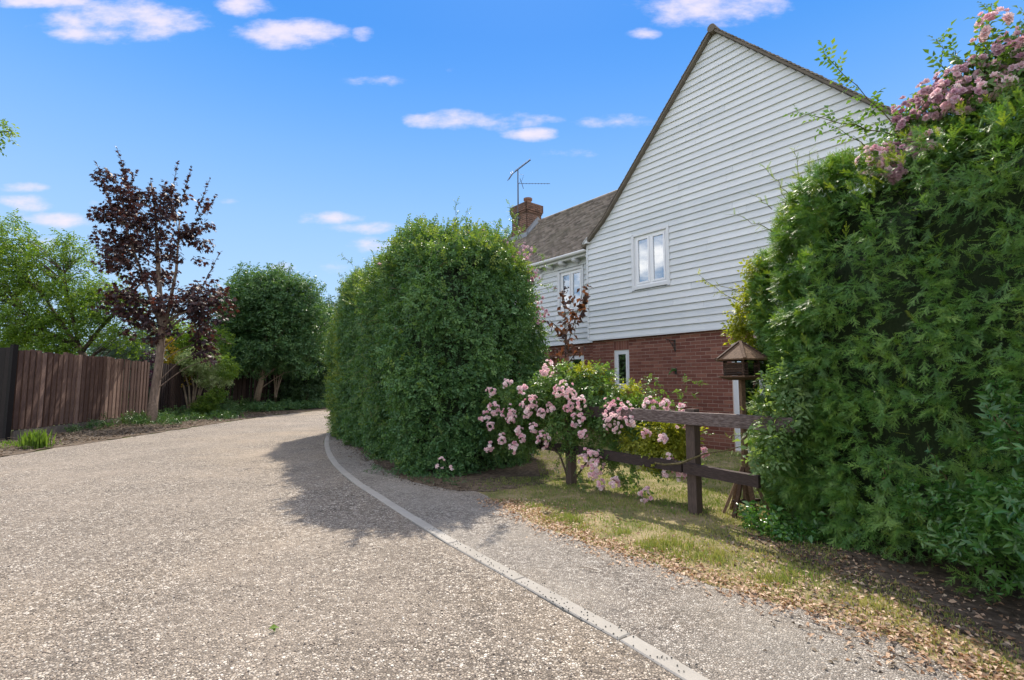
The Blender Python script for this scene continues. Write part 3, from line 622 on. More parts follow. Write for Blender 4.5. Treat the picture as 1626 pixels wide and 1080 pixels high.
# openings in local coordinates
UW = (1.38, 2.25, 3.52, 4.70); SW = (.68, 1.12, 1.20, 2.09); DR = (3.56, 5.6, 0.02, 2.09)
YB = .10
def grid_wall(name, x0, x1, z0, z1, y, holes, mat, parent):
    xs = sorted({x0, x1, *[h[0] for h in holes], *[h[1] for h in holes]}); zs = sorted({z0, z1, *[h[2] for h in holes], *[h[3] for h in holes]})
    mb = MB()
    for a, b in zip(xs[:-1], xs[1:]):
        for c, d in zip(zs[:-1], zs[1:]):
            if not any(h[0] <= (a+b)/2 <= h[1] and h[2] <= (c+d)/2 <= h[3] for h in holes): mb.box(a, b, y, y+.12, c, d)
    return mb.build(name, mat, parent)
BY = .006
grid_wall('mortar_backing', 0.003, GW, 0, TOPB, BY, [SW, DR], M['mortar'], house)
# bricks
bm_ = MB().box(0, .215, 0, .10, 0, .065, 0); brick_me = mesh_np('brick', np.array(bm_.v), bm_.f, M['brick'], bm_.r)
bricks = []; course = .075
def lay(x0, x1, zlist, holes, out, soldiers=()):
    for k in zlist:
        z = .005+k*course; x = x0-(.1125 if k % 2 else 0)
        while x < x1:
            segs = [(max(x, x0), min(x+.215, x1))]
            for h in list(holes)+list(soldiers):
                if z+.065 > h[2]+.01 and z < h[3]-.01:
                    ns = []
                    for a, b in segs:
                        if b <= h[0] or a >= h[1]: ns.append((a, b))
                        else:
                            if a < h[0]-.02: ns.append((a, h[0]-.004))
                            if b > h[1]+.02: ns.append((h[1]+.004, b))
                    segs = ns
            for a, b in segs:
                if b-a > .03: out.append((a, b, z))
            x += .225
SOL = (SW[0]-.01, SW[1]+.0, SW[3], 2.315)
lay(0, GW, range(32), [SW, DR], bricks, [SOL, (DR[0]-.01, DR[1], DR[3], 2.31)])
vis = sorted([b for b in bricks if b[2] > .70 and b[1] < 3.7], key=lambda b: -(b[0]*1.0+b[2]*.3))[:286]; vs = set(vis)
for a, b, z in vis:
    o = add('brick', brick_me, house, (a, random.uniform(-.002, .0015), z)); o.scale = ((b-a)/.215, 1, 1)
mb = MB()
for b in bricks:
    if b not in vs: mb.box(b[0], b[1], random.uniform(-.002, .0015), .1, b[2], b[2]+.065)
wb = []; WSW = (-1.42, -.86, 1.27, 2.07); WSOL = (WSW[0]-.01, WSW[1], WSW[3], 2.315); WX0 = -6.6; WY = .60
lay(WX0, -.002, range(32), [WSW], wb, [WSOL])
for b in wb: mb.box(b[0], b[1], WY+random.uniform(-.002, .0015), WY+.1, b[2], b[2]+.065)
mb.build('brick_courses', M['brick'], house, kind='stuff')
grid_wall('mortar_backing', WX0, 0.0, 0, TOPB, WY+BY, [WSW], M['mortar'], house)
mb = MB(); mb.box(.001, .09, .012, WY+BY, 0, TOPB); mb.build('return_wall', M['brick'], house)
def soldiers(x0, x1, z0, z1, y):
    n = int(round((x1-x0)/.075))
    for i in range(n):
        m_ = MB(); m_.box(0, (x1-x0)/n-.010, random.uniform(-.002, .0015), .09, 0, z1-z0-.01, 0); m_.build('soldier_brick', M['brick'], house, loc=(x0+.005+i*(x1-x0)/n, y, z0+.006))
soldiers(SOL[0], SOL[1], SOL[2], SOL[3], 0); soldiers(WSOL[0], WSOL[1], WSOL[2], WSOL[3], WY)
soldiers(DR[0], DR[0]+.45, DR[3], 2.31, 0)
# windows
def window(x0, x1, z0, z1, y, lights, parent, trim=True, curtain=None, sill=True, depth=.05, mat=None, fr=.055):
    """frame face at y"""
    mat = mat or M['upvc']; w = MB(); d = .07
    w.box(x0, x0+fr, y, y+d, z0, z1, .5); w.box(x1-fr, x1, y, y+d, z0, z1, .5); w.box(x0+fr, x1-fr, y, y+d, z0, z0+fr, .5); w.box(x0+fr, x1-fr, y, y+d, z1-fr, z1, .5)
    n = len(lights)-1; xs = [x0+fr+(x1-x0-2*fr)*f for f in lights]
    for xm in xs[1:-1]: w.box(xm-fr*.5, xm+fr*.5, y+.001, y+d, z0+fr, z1-fr, .5)
    f = w.build('window', mat, parent)
    for i in range(n):
        a = xs[i]+(fr*.5 if i else 0); b = xs[i+1]-(fr*.5 if i < n-1 else 0); s = MB(); k = .042
        a += .003; b -= .003; c, e = z0+fr+.003, z1-fr-.003
        s.box(a, a+k, y-.012, y+.05, c, e, .5); s.box(b-k, b, y-.012, y+.05, c, e, .5); s.box(a+k, b-k, y-.012, y+.05, c, c+k, .5); s.box(a+k, b-k, y-.012, y+.05, e-k, e, .5)
        s.build('sash', mat, f)
        p = MB(); p.box(a+k, b-k, y+.012, y+.018, c+k, e-k, .5); p.build('pane', M['glass'], f)
    m_ = MB(); m_.box(x0+.01, x1-.01, y+.42, y+.44, z0, z1, .5); m_.box(x0+.01, x0+.012, y+.08, y+.42, z0, z1, .5); m_.box(x1-.012, x1-.01, y+.08, y+.42, z0, z1, .5); m_.box(x0+.012, x1-.012, y+.08, y+.42, z0, z0+.002, .5); m_.box(x0+.012, x1-.012, y+.08, y+.42, z1-.002, z1, .5)
    m_.build('dark_backing', M['room'], f)  # backing box painted dark in place of an unlit room
    if curtain:
        c_ = MB(); a, b = curtain; k = 14; pts = [(a+(b-a)*i/k, y+.12+.018*math.sin(i*1.9)) for i in range(k+1)]
        V = [(p[0], p[1], zz) for p in pts for zz in (z0+.05, z1-.05)]; c_.poly(V, [(2*i, 2*i+2, 2*i+3, 2*i+1) for i in range(k)], .5); c_.build('curtain', M['curtain'], f)
    return f
window(*UW, -.045, [0, .5, 1], house, curtain=(UW[0]+.1, UW[0]+.36))
tr_ = MB(); t_ = .07
tr_.box(UW[0]-t_, UW[0], -.092, -.01, UW[2]-.09, UW[3]+.03, .5); tr_.box(UW[1], UW[1]+t_*.9, -.092, -.01, UW[2]-.09, UW[3]+.06, .5)
tr_.box(UW[0], UW[1], -.088, -.01, UW[3], UW[3]+.045, .5); tr_.box(UW[0], UW[1], -.098, -.01, UW[2]-.07, UW[2], .5); tr_.build('window_trim', M['trim'], house)
window(*SW, .018, [0, 1], house); mb = MB(); mb.box(SW[0]-.0, SW[1]+.0, -.02, .02, SW[2]-.035, SW[2]-.001, .5); mb.build('window_sill', M['upvc'], house)
window(*WSW, WY+.018, [0, 1], house)
WUW = (-1.68, -.82, 3.37, 4.48); window(*WUW, WY-.045, [0, .5, 1], house, curtain=(WUW[0]+.1, WUW[0]+.25))
tr_ = MB(); tr_.box(WUW[0]-.09, WUW[0], WY-.092, WY, WUW[2]-.07, WUW[3]+.06, .5); tr_.box(WUW[1], WUW[1]+.06, WY-.092, WY, WUW[2]-.07, WUW[3]+.06, .5); tr_.box(WUW[0], WUW[1], WY-.09, WY, WUW[3], WUW[3]+.06, .5); tr_.box(WUW[0], WUW[1], WY-.10, WY, WUW[2]-.06, WUW[2], .5); tr_.build('window_trim', M['trim'], house)
window(*DR, .03, [0, .27, .63, 1], house, fr=.075).name = 'patio_door'
# weatherboards: tapered boards lapping one another
GAU = .1455
def board(xa, xb, xa2, xb2, z, y, h=GAU, fascia=False):
    """prism from z to z+h; ends at xa..xb (bottom) and xa2..xb2 (top)"""
    th, tt = .038, .005; lap = .02
    if xb-xa > 3.2 and xb2-xa2 > 2.4:
        xm = random.uniform(max(xa, xa2)+.8, min(xb, xb2)-.8); board(xa, xm-.0015, xa2, xm-.0015, z, y, h); return board(xm+.0015, xb, xm+.0015, xb2, z, y, h)
    V = [(xa,y-th,0),(xb,y-th,0),(xb,y,0),(xa,y,0),(xa2,y-tt,h+lap),(xb2,y-tt,h+lap),(xb2,y,h+lap),(xa2,y,h+lap)]
    o = add('weatherboard', mesh_np('weatherboard', np.array(V), [(0,3,2,1),(4,5,6,7),(0,1,5,4),(1,2,6,5),(2,3,7,6),(3,0,4,7)], M['board'], np.full(8, random.random())), house, (0, random.uniform(-.0015, .0015), z)); return o
YC = -.045
grid_wall('cladding_backing', .0, GW, TOPB, EAVE, YC+.012, [UW], M['trim'], house)
gb = MB(); V = [(.0, YC+.012, EAVE+.002), (GW, YC+.012, EAVE+.002), (GW-.55, YC+.012, EAVE+.44), (AP, YC+.012, APEX-.02), (.55, YC+.012, EAVE+.44)]
V += [(v[0], YC+.10, v[2]) for v in V]; gb.poly(V, [(0,1,2,3,4), (9,8,7,6,5)]+[(i, 5+i, 5+(i+1) % 5, (i+1) % 5) for i in range(5)]); gb.build('gable_backing', M['trim'], house)
z = TOPB; k = 0
while z < APEX-.12:
    x0, x1 = slope_x(z)+(.0 if z <= EAVE else .02), GW-slope_x(z)-(.0 if z <= EAVE else .02); x0t, x1t = slope_x(z+GAU)+.02*(z > EAVE), GW-slope_x(z+GAU)-.02*(z > EAVE)
    if z < EAVE: x0 = x0t = -.045 if z+GAU < EAVE else 0; x1 = x1t = GW+.045
    if z+GAU > UW[2]-.07 and z < UW[3]+.04:
        board(x0, UW[0]-t_-.002, x0t, UW[0]-t_-.002, z, YC); board(UW[1]+t_*.9+.002, x1, UW[1]+t_*.9+.002, x1t, z, YC)
        if z < UW[2]-.07 and z+GAU > UW[2]-.07: board(UW[0]-t_, UW[1]+t_*.9, UW[0]-t_, UW[1]+t_*.9, z, YC, UW[2]-.09-z-.02)
        if z+GAU > UW[3]+.06: 
            zz = UW[3]+.045; board(UW[0]-t_, UW[1]+t_*.9, UW[0]-t_, UW[1]+t_*.9, zz, YC, max(.02, z+GAU-zz))
    else: board(x0, x1, x0t, x1t, z, YC)
    z += GAU
mb = MB(); mb.box(-.085, -.047, -.095, -.02, TOPB-.005, EAVE+.02, .5); mb.build('corner_board', M['trim'], house)
mb = MB(); mb.box(-.047, GW+.04, -.085, -.03, TOPB-.028, TOPB-.002, .4); mb.build('drip_board', M['trim'], house)
z = TOPB-.0
grid_wall('cladding_backing', WX0, -.047, TOPB, EAVE, WY-.03, [WUW], M['trim'], house)
while z < EAVE-.1:
    if z+GAU > WUW[2]-.07 and z < WUW[3]+.05:
        board(WX0, WUW[0]-.092, WX0, WUW[0]-.092, z, WY-.04); board(WUW[1]+.062, -.05, WUW[1]+.062, -.05, z, WY-.04)
        if z < WUW[2]-.07: board(WUW[0]-.09, WUW[1]+.06, WUW[0]-.09, WUW[1]+.06, z, WY-.04, WUW[2]-.09-z-.02)
    else: board(WX0, -.05, WX0, -.05, z, WY-.04)
    z += GAU
# main roof
DEP = 9.0
def roof_slope(parent, origin, along, up, length, rise, name, gauge=.1, tw=.165, tiles=True, seed=1, curve=None, mat=None, minx=None):
    """plain tiles laid in lapping courses; origin = eave start, along = unit vector of the eave, up(t) -> point offset up the slope"""
    r = random.Random(seed); along = Vector(along); origin = Vector(origin)
    nrows = int(rise/gauge); V = []; F = []; RR = []
    for i in range(nrows):
        a = up(i*gauge); b = up((i+1)*gauge+.035); sl_ = (b-a).normalized(); nn = along.cross(sl_).normalized()
        if nn.z < 0: nn = -nn
        x = -(tw/2 if i % 2 else 0)
        while x < length:
            xa, xb = max(0, x)+.0012, min(length, x+tw)-.0012
            if xb-xa > .02 and (minx is None or minx(i*gauge, xa)):
                l = r.uniform(0, .004)+(.006 if r.random() < .035 else 0); th = .013
                tilt = r.uniform(-.0015, .0015); b0 = len(V); rr = r.random()
                for q, h0 in ((a-sl_*.008, l+.016), (b, .001)):
                    for xx in (xa, xb):
                        for hh in (h0, h0+th+tilt*(1 if xx == xa else -1)): V.append(origin+along*xx+q+nn*hh)
                F += [(b0+1, b0+3, b0+7, b0+5), (b0, b0+2, b0+3, b0+1), (b0, b0+1, b0+5, b0+4), (b0+2, b0+6, b0+7, b0+3)]; RR += [rr]*8
            x += tw
    me = mesh_np(name, np.array([tuple(v) for v in V]), np.array(F), M['tile'], RR); return add(name, me, parent, kind='stuff')
OH = .10
def upL(t):          # left slope of the main roof
    run = t*.78 if t < .70 else .55+(t-.70)*math.cos(math.atan(PT))
    d = run-.16 if t < .7 else run-.16+.0
    zz = slope_z(max(d, 0)) if d >= 0 else EAVE+.8*d
    return Vector((d, 0, zz+.05))
def upR(t): v = upL(t); return Vector((GW-v.x, 0, v.z))
tot = 5.05
while upL(tot).x < AP-.02: tot += .01
roof_slope(house, (0, -.19, 0), (0, 1, 0), upR, DEP, tot, 'roof_tiles', seed=2)
roof_slope(house, (0, -.19, 0), (0, 1, 0), upL, DEP, tot, 'roof_tiles', seed=3)
# verge undercloak and soffit slab
for up_ in (upL, upR):
    rs = MB(); ts = [0, .2, .4, .6, .8, 1.0]+[1.0+(tot-1.0)*i/6 for i in range(1, 7)]
    P_ = [up_(t_i) for t_i in ts]
    V = []
    for p in P_: V += [(p.x, -.175, p.z-.055), (p.x, DEP, p.z-.055), (p.x, DEP, p.z+.005), (p.x, -.175, p.z+.005)]
    Fq = []
    for i in range(len(P_)-1):
        for k in range(4): Fq.append((i*4+k, i*4+(k+1) % 4, i*4+4+(k+1) % 4, i*4+4+k))
    Fq += [(3, 2, 1, 0), tuple(len(V)-4+k for k in range(4))]
    rs.poly(V, Fq, .2); rs.build('roof', M['tile'], house)
mb = MB(); apx = upL(tot)
y = -.2
while y < DEP:
    mb.tube([(AP, y, apx.z-.01), (AP, y+.30, apx.z-.01)], .085, 10); y += .31
mb.build('ridge_tiles', M['tile'], house, kind='stuff')
mb = MB(); mb.box(.10, GW-.1, DEP-.2, DEP-.1, 0, EAVE); V = [(0.05, DEP-.2, EAVE+.01), (GW-.05, DEP-.2, EAVE+.01), (AP, DEP-.2, APEX-.05)]; V += [(v[0], DEP-.1, v[2]) for v in V]; mb.poly(V, [(0,1,2), (5,4,3), (0,3,4,1), (1,4,5,2), (2,5,3,0)]); mb.box(GW-.12, GW, .13, DEP-.2, 0, EAVE); mb.build('rear_wall', M['brick'], house)
mb = MB(); mb.box(.0, .10, 6.2, DEP-.21, 0, EAVE-.02); mb.build('side_wall', M['brick'], house)
# wing roof
WB = 2.3; WPT = 1.07; WE = 4.83
def upW(t):
    c = math.cos(math.atan(WPT)); s = math.sin(math.atan(WPT)); k = .55
    if t < k: return Vector((0, t*.86, t*.51))
    return Vector((0, k*.86+(t-k)*c, k*.51+(t-k)*s))
wt = 3.6
while upW(wt).y < WB+.30: wt += .01
wtop = upW(wt)
WOR = Vector((WX0-.1, WY-.33, WE+.03))
# stop where the wing's slope meets the main roof
def meets(t, xa):
    p = WOR+upW(t); x = WX0-.1+xa
    return x < (.05 if p.z < EAVE+.05 else slope_x(p.z-.06)+.12)
roof_slope(house, WOR, (1, 0, 0), upW, 10.5, wt, 'wing_roof_tiles', seed=5, minx=meets)
rs = MB(); q0, q1, q2 = upW(0), upW(.55), wtop
for a, b in ((q0, q1), (q1, q2)):
    xe = [(-.03 if (WOR+q).z < EAVE else slope_x((WOR+q).z-.02)+.05) for q in (a, b)]
    rs.poly([(WX0-.1, WOR.y+a.y, WOR.z+a.z-.06), (xe[0], WOR.y+a.y, WOR.z+a.z-.06), (xe[1], WOR.y+b.y, WOR.z+b.z-.06), (WX0-.1, WOR.y+b.y, WOR.z+b.z-.06),
             (WX0-.1, WOR.y+a.y, WOR.z+a.z+.004), (xe[0], WOR.y+a.y, WOR.z+a.z+.004), (xe[1], WOR.y+b.y, WOR.z+b.z+.004), (WX0-.1, WOR.y+b.y, WOR.z+b.z+.004)],
            [(0,3,2,1),(4,5,6,7),(0,1,5,4),(1,2,6,5),(2,3,7,6),(3,0,4,7)], .2)
yr = WOR.y+wtop.y; zr = WOR.z+wtop.z
rs.poly([(WX0-.1, yr, zr), (slope_x(zr)+.1, yr, zr), (slope_x(zr)-2.2, yr*2-WOR.y, WE), (WX0-.1, yr*2-WOR.y, WE)], [(0, 1, 2, 3)], .3)
rs.build('wing_roof', M['tile'], house)
mb = MB(); x = WX0-.1
while x < slope_x(zr)+.1: mb.tube([(x, yr, zr-.03), (x+.30, yr, zr-.03)], .10, 10); x += .31
mb.build('ridge_tiles', M['tile'], house, kind='stuff')
mb = MB(); V = [(WX0, WY+.02, 0), (WX0, 2*yr-WY, 0), (WX0, 2*yr-WY, WE), (WX0, yr, zr-.1), (WX0, WY+.02, WE)]; V += [(WX0+.1, v[1], v[2]) for v in V]
mb.poly(V, [(4,3,2,1,0), (5,6,7,8,9)]+[(i, (i+1) % 5, 5+(i+1) % 5, 5+i) for i in range(5)]); mb.build('wing_end_wall', M['brick'], house)
# gutter, fascia, rounded rafter feet
mb = MB(); gy = WOR.y-.03; gz = WE-.0
pr = [(math.cos(a)*.062, math.sin(a)*.062) for a in [math.pi+math.pi*i/8 for i in range(9)]]+[(.055, .012), (-.055, .012)]
V = [(xx, gy+p[0], gz+p[1]+.02) for xx in (WX0-.1, -.10) for p in pr]; n = len(pr)
mb.poly(V, [(i, (i+1) % n, n+(i+1) % n, n+i) for i in range(n)]+[tuple(range(n-1, -1, -1)), tuple(n+i for i in range(n))], .5); mb.build('gutter', M['upvc'], house, smooth=False)
mb = MB(); mb.box(WX0, -.05, WOR.y+.045, WOR.y+.07, WE-.10, WE+.02, .5); mb.build('fascia', M['trim'], house)
mb = MB(); mb.box(WX0, -.05, WOR.y+.072, WY-.05, WE-.085, WE-.06, .5); mb.build('soffit', M['trim'], house)
x = -.42
while x > -5: 
    mb = MB(); mb.tube([(x, WOR.y+.02, WE-.13), (x, WOR.y+.10, WE-.135), (x, WY-.06, WE-.15)], [.055, .07, .07], 10, .5); mb.build('rafter_foot', M['trim'], house, smooth=True); x -= .52
mb = MB(); mb.tube([(-.13, gy, WE+.07), (-.05, gy-.02, WE+.085), (-.01, -.13, WE+.07)], .035, 8, .5); mb.build('gutter_outlet', M['upvc'], house, smooth=True)
mb = MB(); V = [(-.14, -.18, EAVE-.04), (.02, -.18, EAVE-.02), (.02, -.18, EAVE+.13), (-.14, -.18, EAVE-.0)]; V += [(v[0], -.02, v[2]) for v in V]; mb.poly(V, [(0,1,2,3), (7,6,5,4), (0,4,5,1), (1,5,6,2), (2,6,7,3), (3,7,4,0)], .5); mb.build('eaves_box', M['trim'], house)
# chimney
CX0, CX1, CY0, CY1 = -6.08, -5.22, 2.30, 3.05; CZ = 8.08
ch = MB(); ch.box(CX0+.006, CX1-.006, CY0+.006, CY1-.006, 5.5, CZ, .5); chim = ch.build('chimney', M['mortar'], house)
cb = MB(); z = 6.0; k = 0
while z < CZ-.02:
    o_ = .0 if z < CZ-.38 else (.03 if z < CZ-.30 else .055)
    for (ax, a0, a1, fx) in (('x', CX0-o_, CX1+o_, CY0-o_), ('y', CY0-o_, CY1+o_, CX1+o_), ('x', CX0-o_, CX1+o_, CY1+o_-.05), ('y', CY0-o_, CY1+o_, CX0-o_+.05)):
        x = a0-(.11 if k % 2 else 0)
        while x < a1-.01:
            xa, xb = max(x, a0), min(x+.215, a1)
            if xb-xa > .02:
                if ax == 'x': cb.box(xa, xb, fx, fx+.05, z, z+.065)
                else: cb.box(fx-.05, fx, xa, xb, z, z+.065)
            x += .225
    z += .075; k += 1
cb.build('chimney_bricks', M['chimney'], chim, kind='stuff')
mb = MB(); mb.box(CX0+.02, CX1-.02, CY0+.02, CY1-.02, CZ, CZ+.05, .3); mb.build('chimney_flaunching', M['mortar'], chim)
mb = MB(); cx, cy = (CX0+CX1)/2+.08, (CY0+CY1)/2
mb.tube([(cx, cy, CZ+.0), (cx, cy, CZ+.06), (cx, cy, CZ+.22), (cx, cy, CZ+.25), (cx, cy, CZ+.32)], [.16, .15, .13, .17, .17], 14, .8); mb.build('chimney_pot', M['chimney'], chim, smooth=False)
mb = MB(); mb.box(CX1+.0, CX1+.16, CY0-.12, CY1-.1, zr-.62, zr-.2, .3); 
mb = MB(); s0 = WOR+upW(1.6)
def on_wing(y): return WOR.z+.55*.51+(y-WOR.y-.55*.86)*WPT
V = [(CX1+.004, CY0-.02, on_wing(CY0)+.03), (CX1+.17, CY0-.02, on_wing(CY0)+.035), (CX1+.17, yr, on_wing(yr)+.035), (CX1+.004, yr, on_wing(yr)+.22), (CX1+.004, CY0-.02, on_wing(CY0)+.2)]
mb.poly(V, [(0, 1, 2, 3), (0, 3, 4)], .3); mb.box(CX0-.05, CX1+.17, CY0-.14, CY0-.004, on_wing(CY0)-.16, on_wing(CY0)+.06, .3); mb.build('flashing', M['lead'], house)
# aerial on the chimney
ab = house.matrix_basis.copy(); bpy.context.view_layer.update()
def H2W(x, y, z): return P0+Vector((x*.628072+y*.778155, -x*.778155+y*.628072, z))
aer = empty('television_aerial', H2W(CX0+.42, CY0-.05, 7.3), 0, label='grey television aerial on a tall pole strapped to the chimney', cat='aerial')
mb = MB(); mb.tube([(0, 0, 0), (0, 0, 2.15)], .022, 7, .5); mb.build('mast', M['aerial'], aer)
mb = MB(); mb.tube([(-.0, 0, 0), (0, .05, .0)], .02, 6); mb.box(-.06, .06, -.03, .05, .25, .30); mb.tube([(.14*math.cos(i*.52), -.03, .36+.14*math.sin(i*.52)) for i in range(13)], .012, 5); mb.build('bracket', M['aerial'], aer)
ux = Vector((.80, -.25, .52)).normalized(); base = Vector((-.26, .12, 2.02))
mb = MB(); mb.tube([base, base+ux*.92], .017, 6, .5); mb.build('boom', M['aerial'], aer)
side = Vector((.15, .75, .65)).normalized()
mb = MB()
for i in range(11): c_ = base+ux*(.22+.068*i); mb.tube([c_-side*.075+Vector((-.02, 0, .03)), c_+side*.075+Vector((-.02, 0, .03))], .015, 5, .5)
mb.build('director_rods', M['aerial'], aer)
mb = MB()
for sg in (1, -1):
    for k in (.0, .07): mb.tube([base+ux*(.02+k), base+ux*(-.10+k)+side*sg*.36+Vector((0, 0, .05*sg))], .013, 5, .5)
mb.build('reflector', M['aerial'], aer)
u2 = Vector((.95, .1, .04)).normalized(); b2 = Vector((.0, 0, 1.62))
mb = MB(); mb.tube([b2, b2+u2*1.25], .010, 5, .5)
for i in range(9): c_ = b2+u2*(.2+.12*i); mb.tube([c_-Vector((0, .1, .02)), c_+Vector((0, .1, .02))], .007, 4, .5)
mb.tube([b2+u2*.12+Vector((-.03, .1, .24)), b2+u2*.12-Vector((-.09, .1, .24))], .012, 5, .5); mb.build('radio_boom', M['aerial'], aer)
mb = MB(); mb.tube([(.02, -.02, 2.0), (.22, -.02, 1.95), (.16, 0, 1.75), (.02, -.02, 1.62), (.03, -.02, .4)], .006, 4, .5); mb.build('cable', M['iron'], aer)
# two hanging brackets on the brick
b = H2W(2.25, -.002, 2.22-.02)
for (lx, lz, lab) in ((2.22, 2.12, 'black iron hanging basket bracket high on the brick wall, upper of two'), (2.22, 1.55, 'green iron tap shaped bracket on the brick wall below the upper bracket')):
    e_ = empty('wall_bracket', H2W(lx+.12, 0, lz), ANG, label=lab, cat='bracket')
    if lz > 2:
        mb = MB(); mb.box(-.012, .012, -.012, -.001, -.14, .12, .5); mb.build('back_plate', M['iron'], e_)
        mb = MB(); mb.tube([(0, -.01, .09), (-.0, -.16, .10), (0, -.32, .10), (0, -.34, .13)], .009, 6, .5); mb.tube([(0, -.01, -.12), (0, -.09, -.02), (0, -.22, .09)], .008, 6, .5); mb.tube([(0, -.02, .06), (0, -.08, .05), (0, -.09, .0), (0, -.04, -.01)], .007, 5, .5); mb.build('arm', M['iron'], e_)
    else:
        mb = MB(); mb.box(-.025, .025, -.012, -.001, -.05, .07, .5); mb.build('back_plate', M['iron'], e_)
        mb = MB(); mb.tube([(0, -.01, .03), (0, -.12, .03), (0, -.2, .0), (0, -.26, -.06)], [.02, .018, .014, .012], 6, .5); mb.tube([(-.05, -.1, .06), (.05, -.1, .06)], .012, 6, .5); mb.tube([(0, -.1, .03), (0, -.1, .07)], .01, 6, .5); mb.build('arm', M['laurel'], e_)
mb = MB(); mb.box(-.05, .05, -.07, 0, -.06, .06, .5); o = mb.build('wall_vent', M['trim'], house, loc=(-2.46, WY-.06, 4.50))

# ================================================================ POST AND RAIL FENCE
PA = Vector((1.84, 5.03, 0)); PB = Vector((.77, 6.47, 0)); fd = (PB-PA).normalized(); fn = Vector((-fd.y, fd.x, 0))
if fn.y > 0: fn = -fn
prf = empty('post_and_rail_fence', PA, 0, label='low weathered brown post and rail fence beside the rose bush', cat='fence')
def post(p, h, w=.10):
    mb = MB(); u, n = fd*w/2, fn*w/2; q = []
    for (s, zz) in ((1.0, -.1), (1.0, h-.02), (.93, h)):
        for a, b in ((-1,-1),(1,-1),(1,1),(-1,1)): q.append(p-PA+u*a*s+n*b*s+Vector((0, 0, zz)))
    mb.poly(q, [(3,2,1,0)]+[(r*4+k, r*4+(k+1) % 4, r*4+4+(k+1) % 4, r*4+4+k) for r in (0, 1) for k in range(4)]+[(8,9,10,11)]); mb.build('post', M['post'], prf)
posts = [PA, PB, PB+fd*1.8]
for p in posts: post(p, 1.05+random.uniform(-.01, .02))
def rail(a, b, z0, z1, w=.045, h=.13):
    mb = MB(); a = a-PA+fn*.055; b = b-PA+fn*.055; n = 6; V = []; 
    for i in range(n+1):
        p = a.lerp(b, i/n); z = z0+(z1-z0)*i/n+random.uniform(-.004, .004)
        for dn, dz in ((0, -h/2), (w, -h/2+.004), (w, h/2-.004), (0, h/2)): V.append(p+fn*(dn-0*w)+Vector((0, 0, z+dz+random.uniform(-.002, .002))))
    F_ = [(3,2,1,0), tuple(n*4+k for k in range(4))]+[(i*4+k, i*4+(k+1) % 4, i*4+4+(k+1) % 4, i*4+4+k) for i in range(n) for k in range(4)]
    mb.poly(V, F_); mb.build('rail', M['rail'], prf)
rail(PA-fd*1.02, PA+fd*.95, .945, .955); rail(PA+fd*.97, PB+fd*1.85, .955, .95); rail(PA-fd*.70, PA-fd*.0+fd*.06, .43, .45, h=.11); rail(PA+fd*.08, PB+fd*1.85, .455, .46, h=.11)

# ================================================================ BIRD TABLE
BT = Vector((2.335, 4.98, 0)); bt = empty('bird_table', BT, R(12), label='small wooden bird table with hexagonal log cabin on a splayed leg post', cat='bird table')
mb = MB(); mb.box(-.022, .022, -.022, .022, .12, 1.375); mb.build('post', M['feeder'], bt)
for k, a in enumerate((200, 255, 320, 20, 95, 145)):
    if k in (3,): continue
    c_, s_ = math.cos(R(a)), math.sin(R(a)); mb = MB(); mb.beam((c_*.025, s_*.025, .47), (c_*.215, s_*.215, .0), .038, .026); mb.build('leg', M['feeder'], bt)
mb = MB(); mb.beam((-.15, 0, .14), (.15, 0, .14), .03, .025); mb.beam((0, -.15, .11), (0, .15, .11), .03, .025); mb.build('cross_brace', M['feeder_dark'], bt)
def hexa(r, z0, z1, r2=None, n=6, rot=0): 
    r2 = r if r2 is None else r2
    V = [(r*math.cos(R(rot+60*i)), r*math.sin(R(rot+60*i)), z0) for i in range(n)]+[(r2*math.cos(R(rot+60*i)), r2*math.sin(R(rot+60*i)), z1) for i in range(n)]
    return V, [tuple(range(n-1, -1, -1)), tuple(range(n, 2*n))]+[(i, (i+1) % n, n+(i+1) % n, n+i) for i in range(n)]
mb = MB(); mb.poly(*hexa(.12, 1.335, 1.362, .245)); mb.poly(*hexa(.245, 1.362, 1.378)); mb.build('floor', M['feeder'], bt)
for i in range(6):
    a0, a1 = R(60*i), R(60*i+60); p, q = Vector((.17*math.cos(a0), .17*math.sin(a0), 0)), Vector((.17*math.cos(a1), .17*math.sin(a1), 0))
    mb = MB(); mb.tube([p+Vector((0, 0, 1.378)), p+Vector((0, 0, 1.57))], .012, 6); mb.build('corner_pole', M['feeder_dark'], bt)
    openb = i in (4,)
    w_ = MB()
    if not openb:
        for j in range(5): w_.tube([p.lerp(q, -.06)+Vector((0, 0, 1.395+j*.026)), p.lerp(q, 1.06)+Vector((0, 0, 1.395+j*.026))], .0125, 6)
        w_.tube([p+Vector((0, 0, 1.545)), q+Vector((0, 0, 1.545))], .014, 6); w_.build('log_wall', M['feeder_dark'], bt)
    else:
        for t0_, t1_ in ((-.06, .28), (.72, 1.06)):
            for j in range(5): w_.tube([p.lerp(q, t0_)+Vector((0, 0, 1.395+j*.026)), p.lerp(q, t1_)+Vector((0, 0, 1.395+j*.026))], .0125, 6)
        w_.tube([p+Vector((0, 0, 1.545)), q+Vector((0, 0, 1.545))], .018, 6); w_.build('log_wall', M['feeder_dark'], bt)
        g_ = MB(); aa, bb = p.lerp(q, .30)*.98, p.lerp(q, .70)*.98
        g_.poly([aa+Vector((0, 0, 1.385)), bb+Vector((0, 0, 1.385)), bb+Vector((0, 0, 1.53)), aa+Vector((0, 0, 1.53))], [(0, 1, 2, 3)]); g_.build('clear_panel', M['glass'], bt)
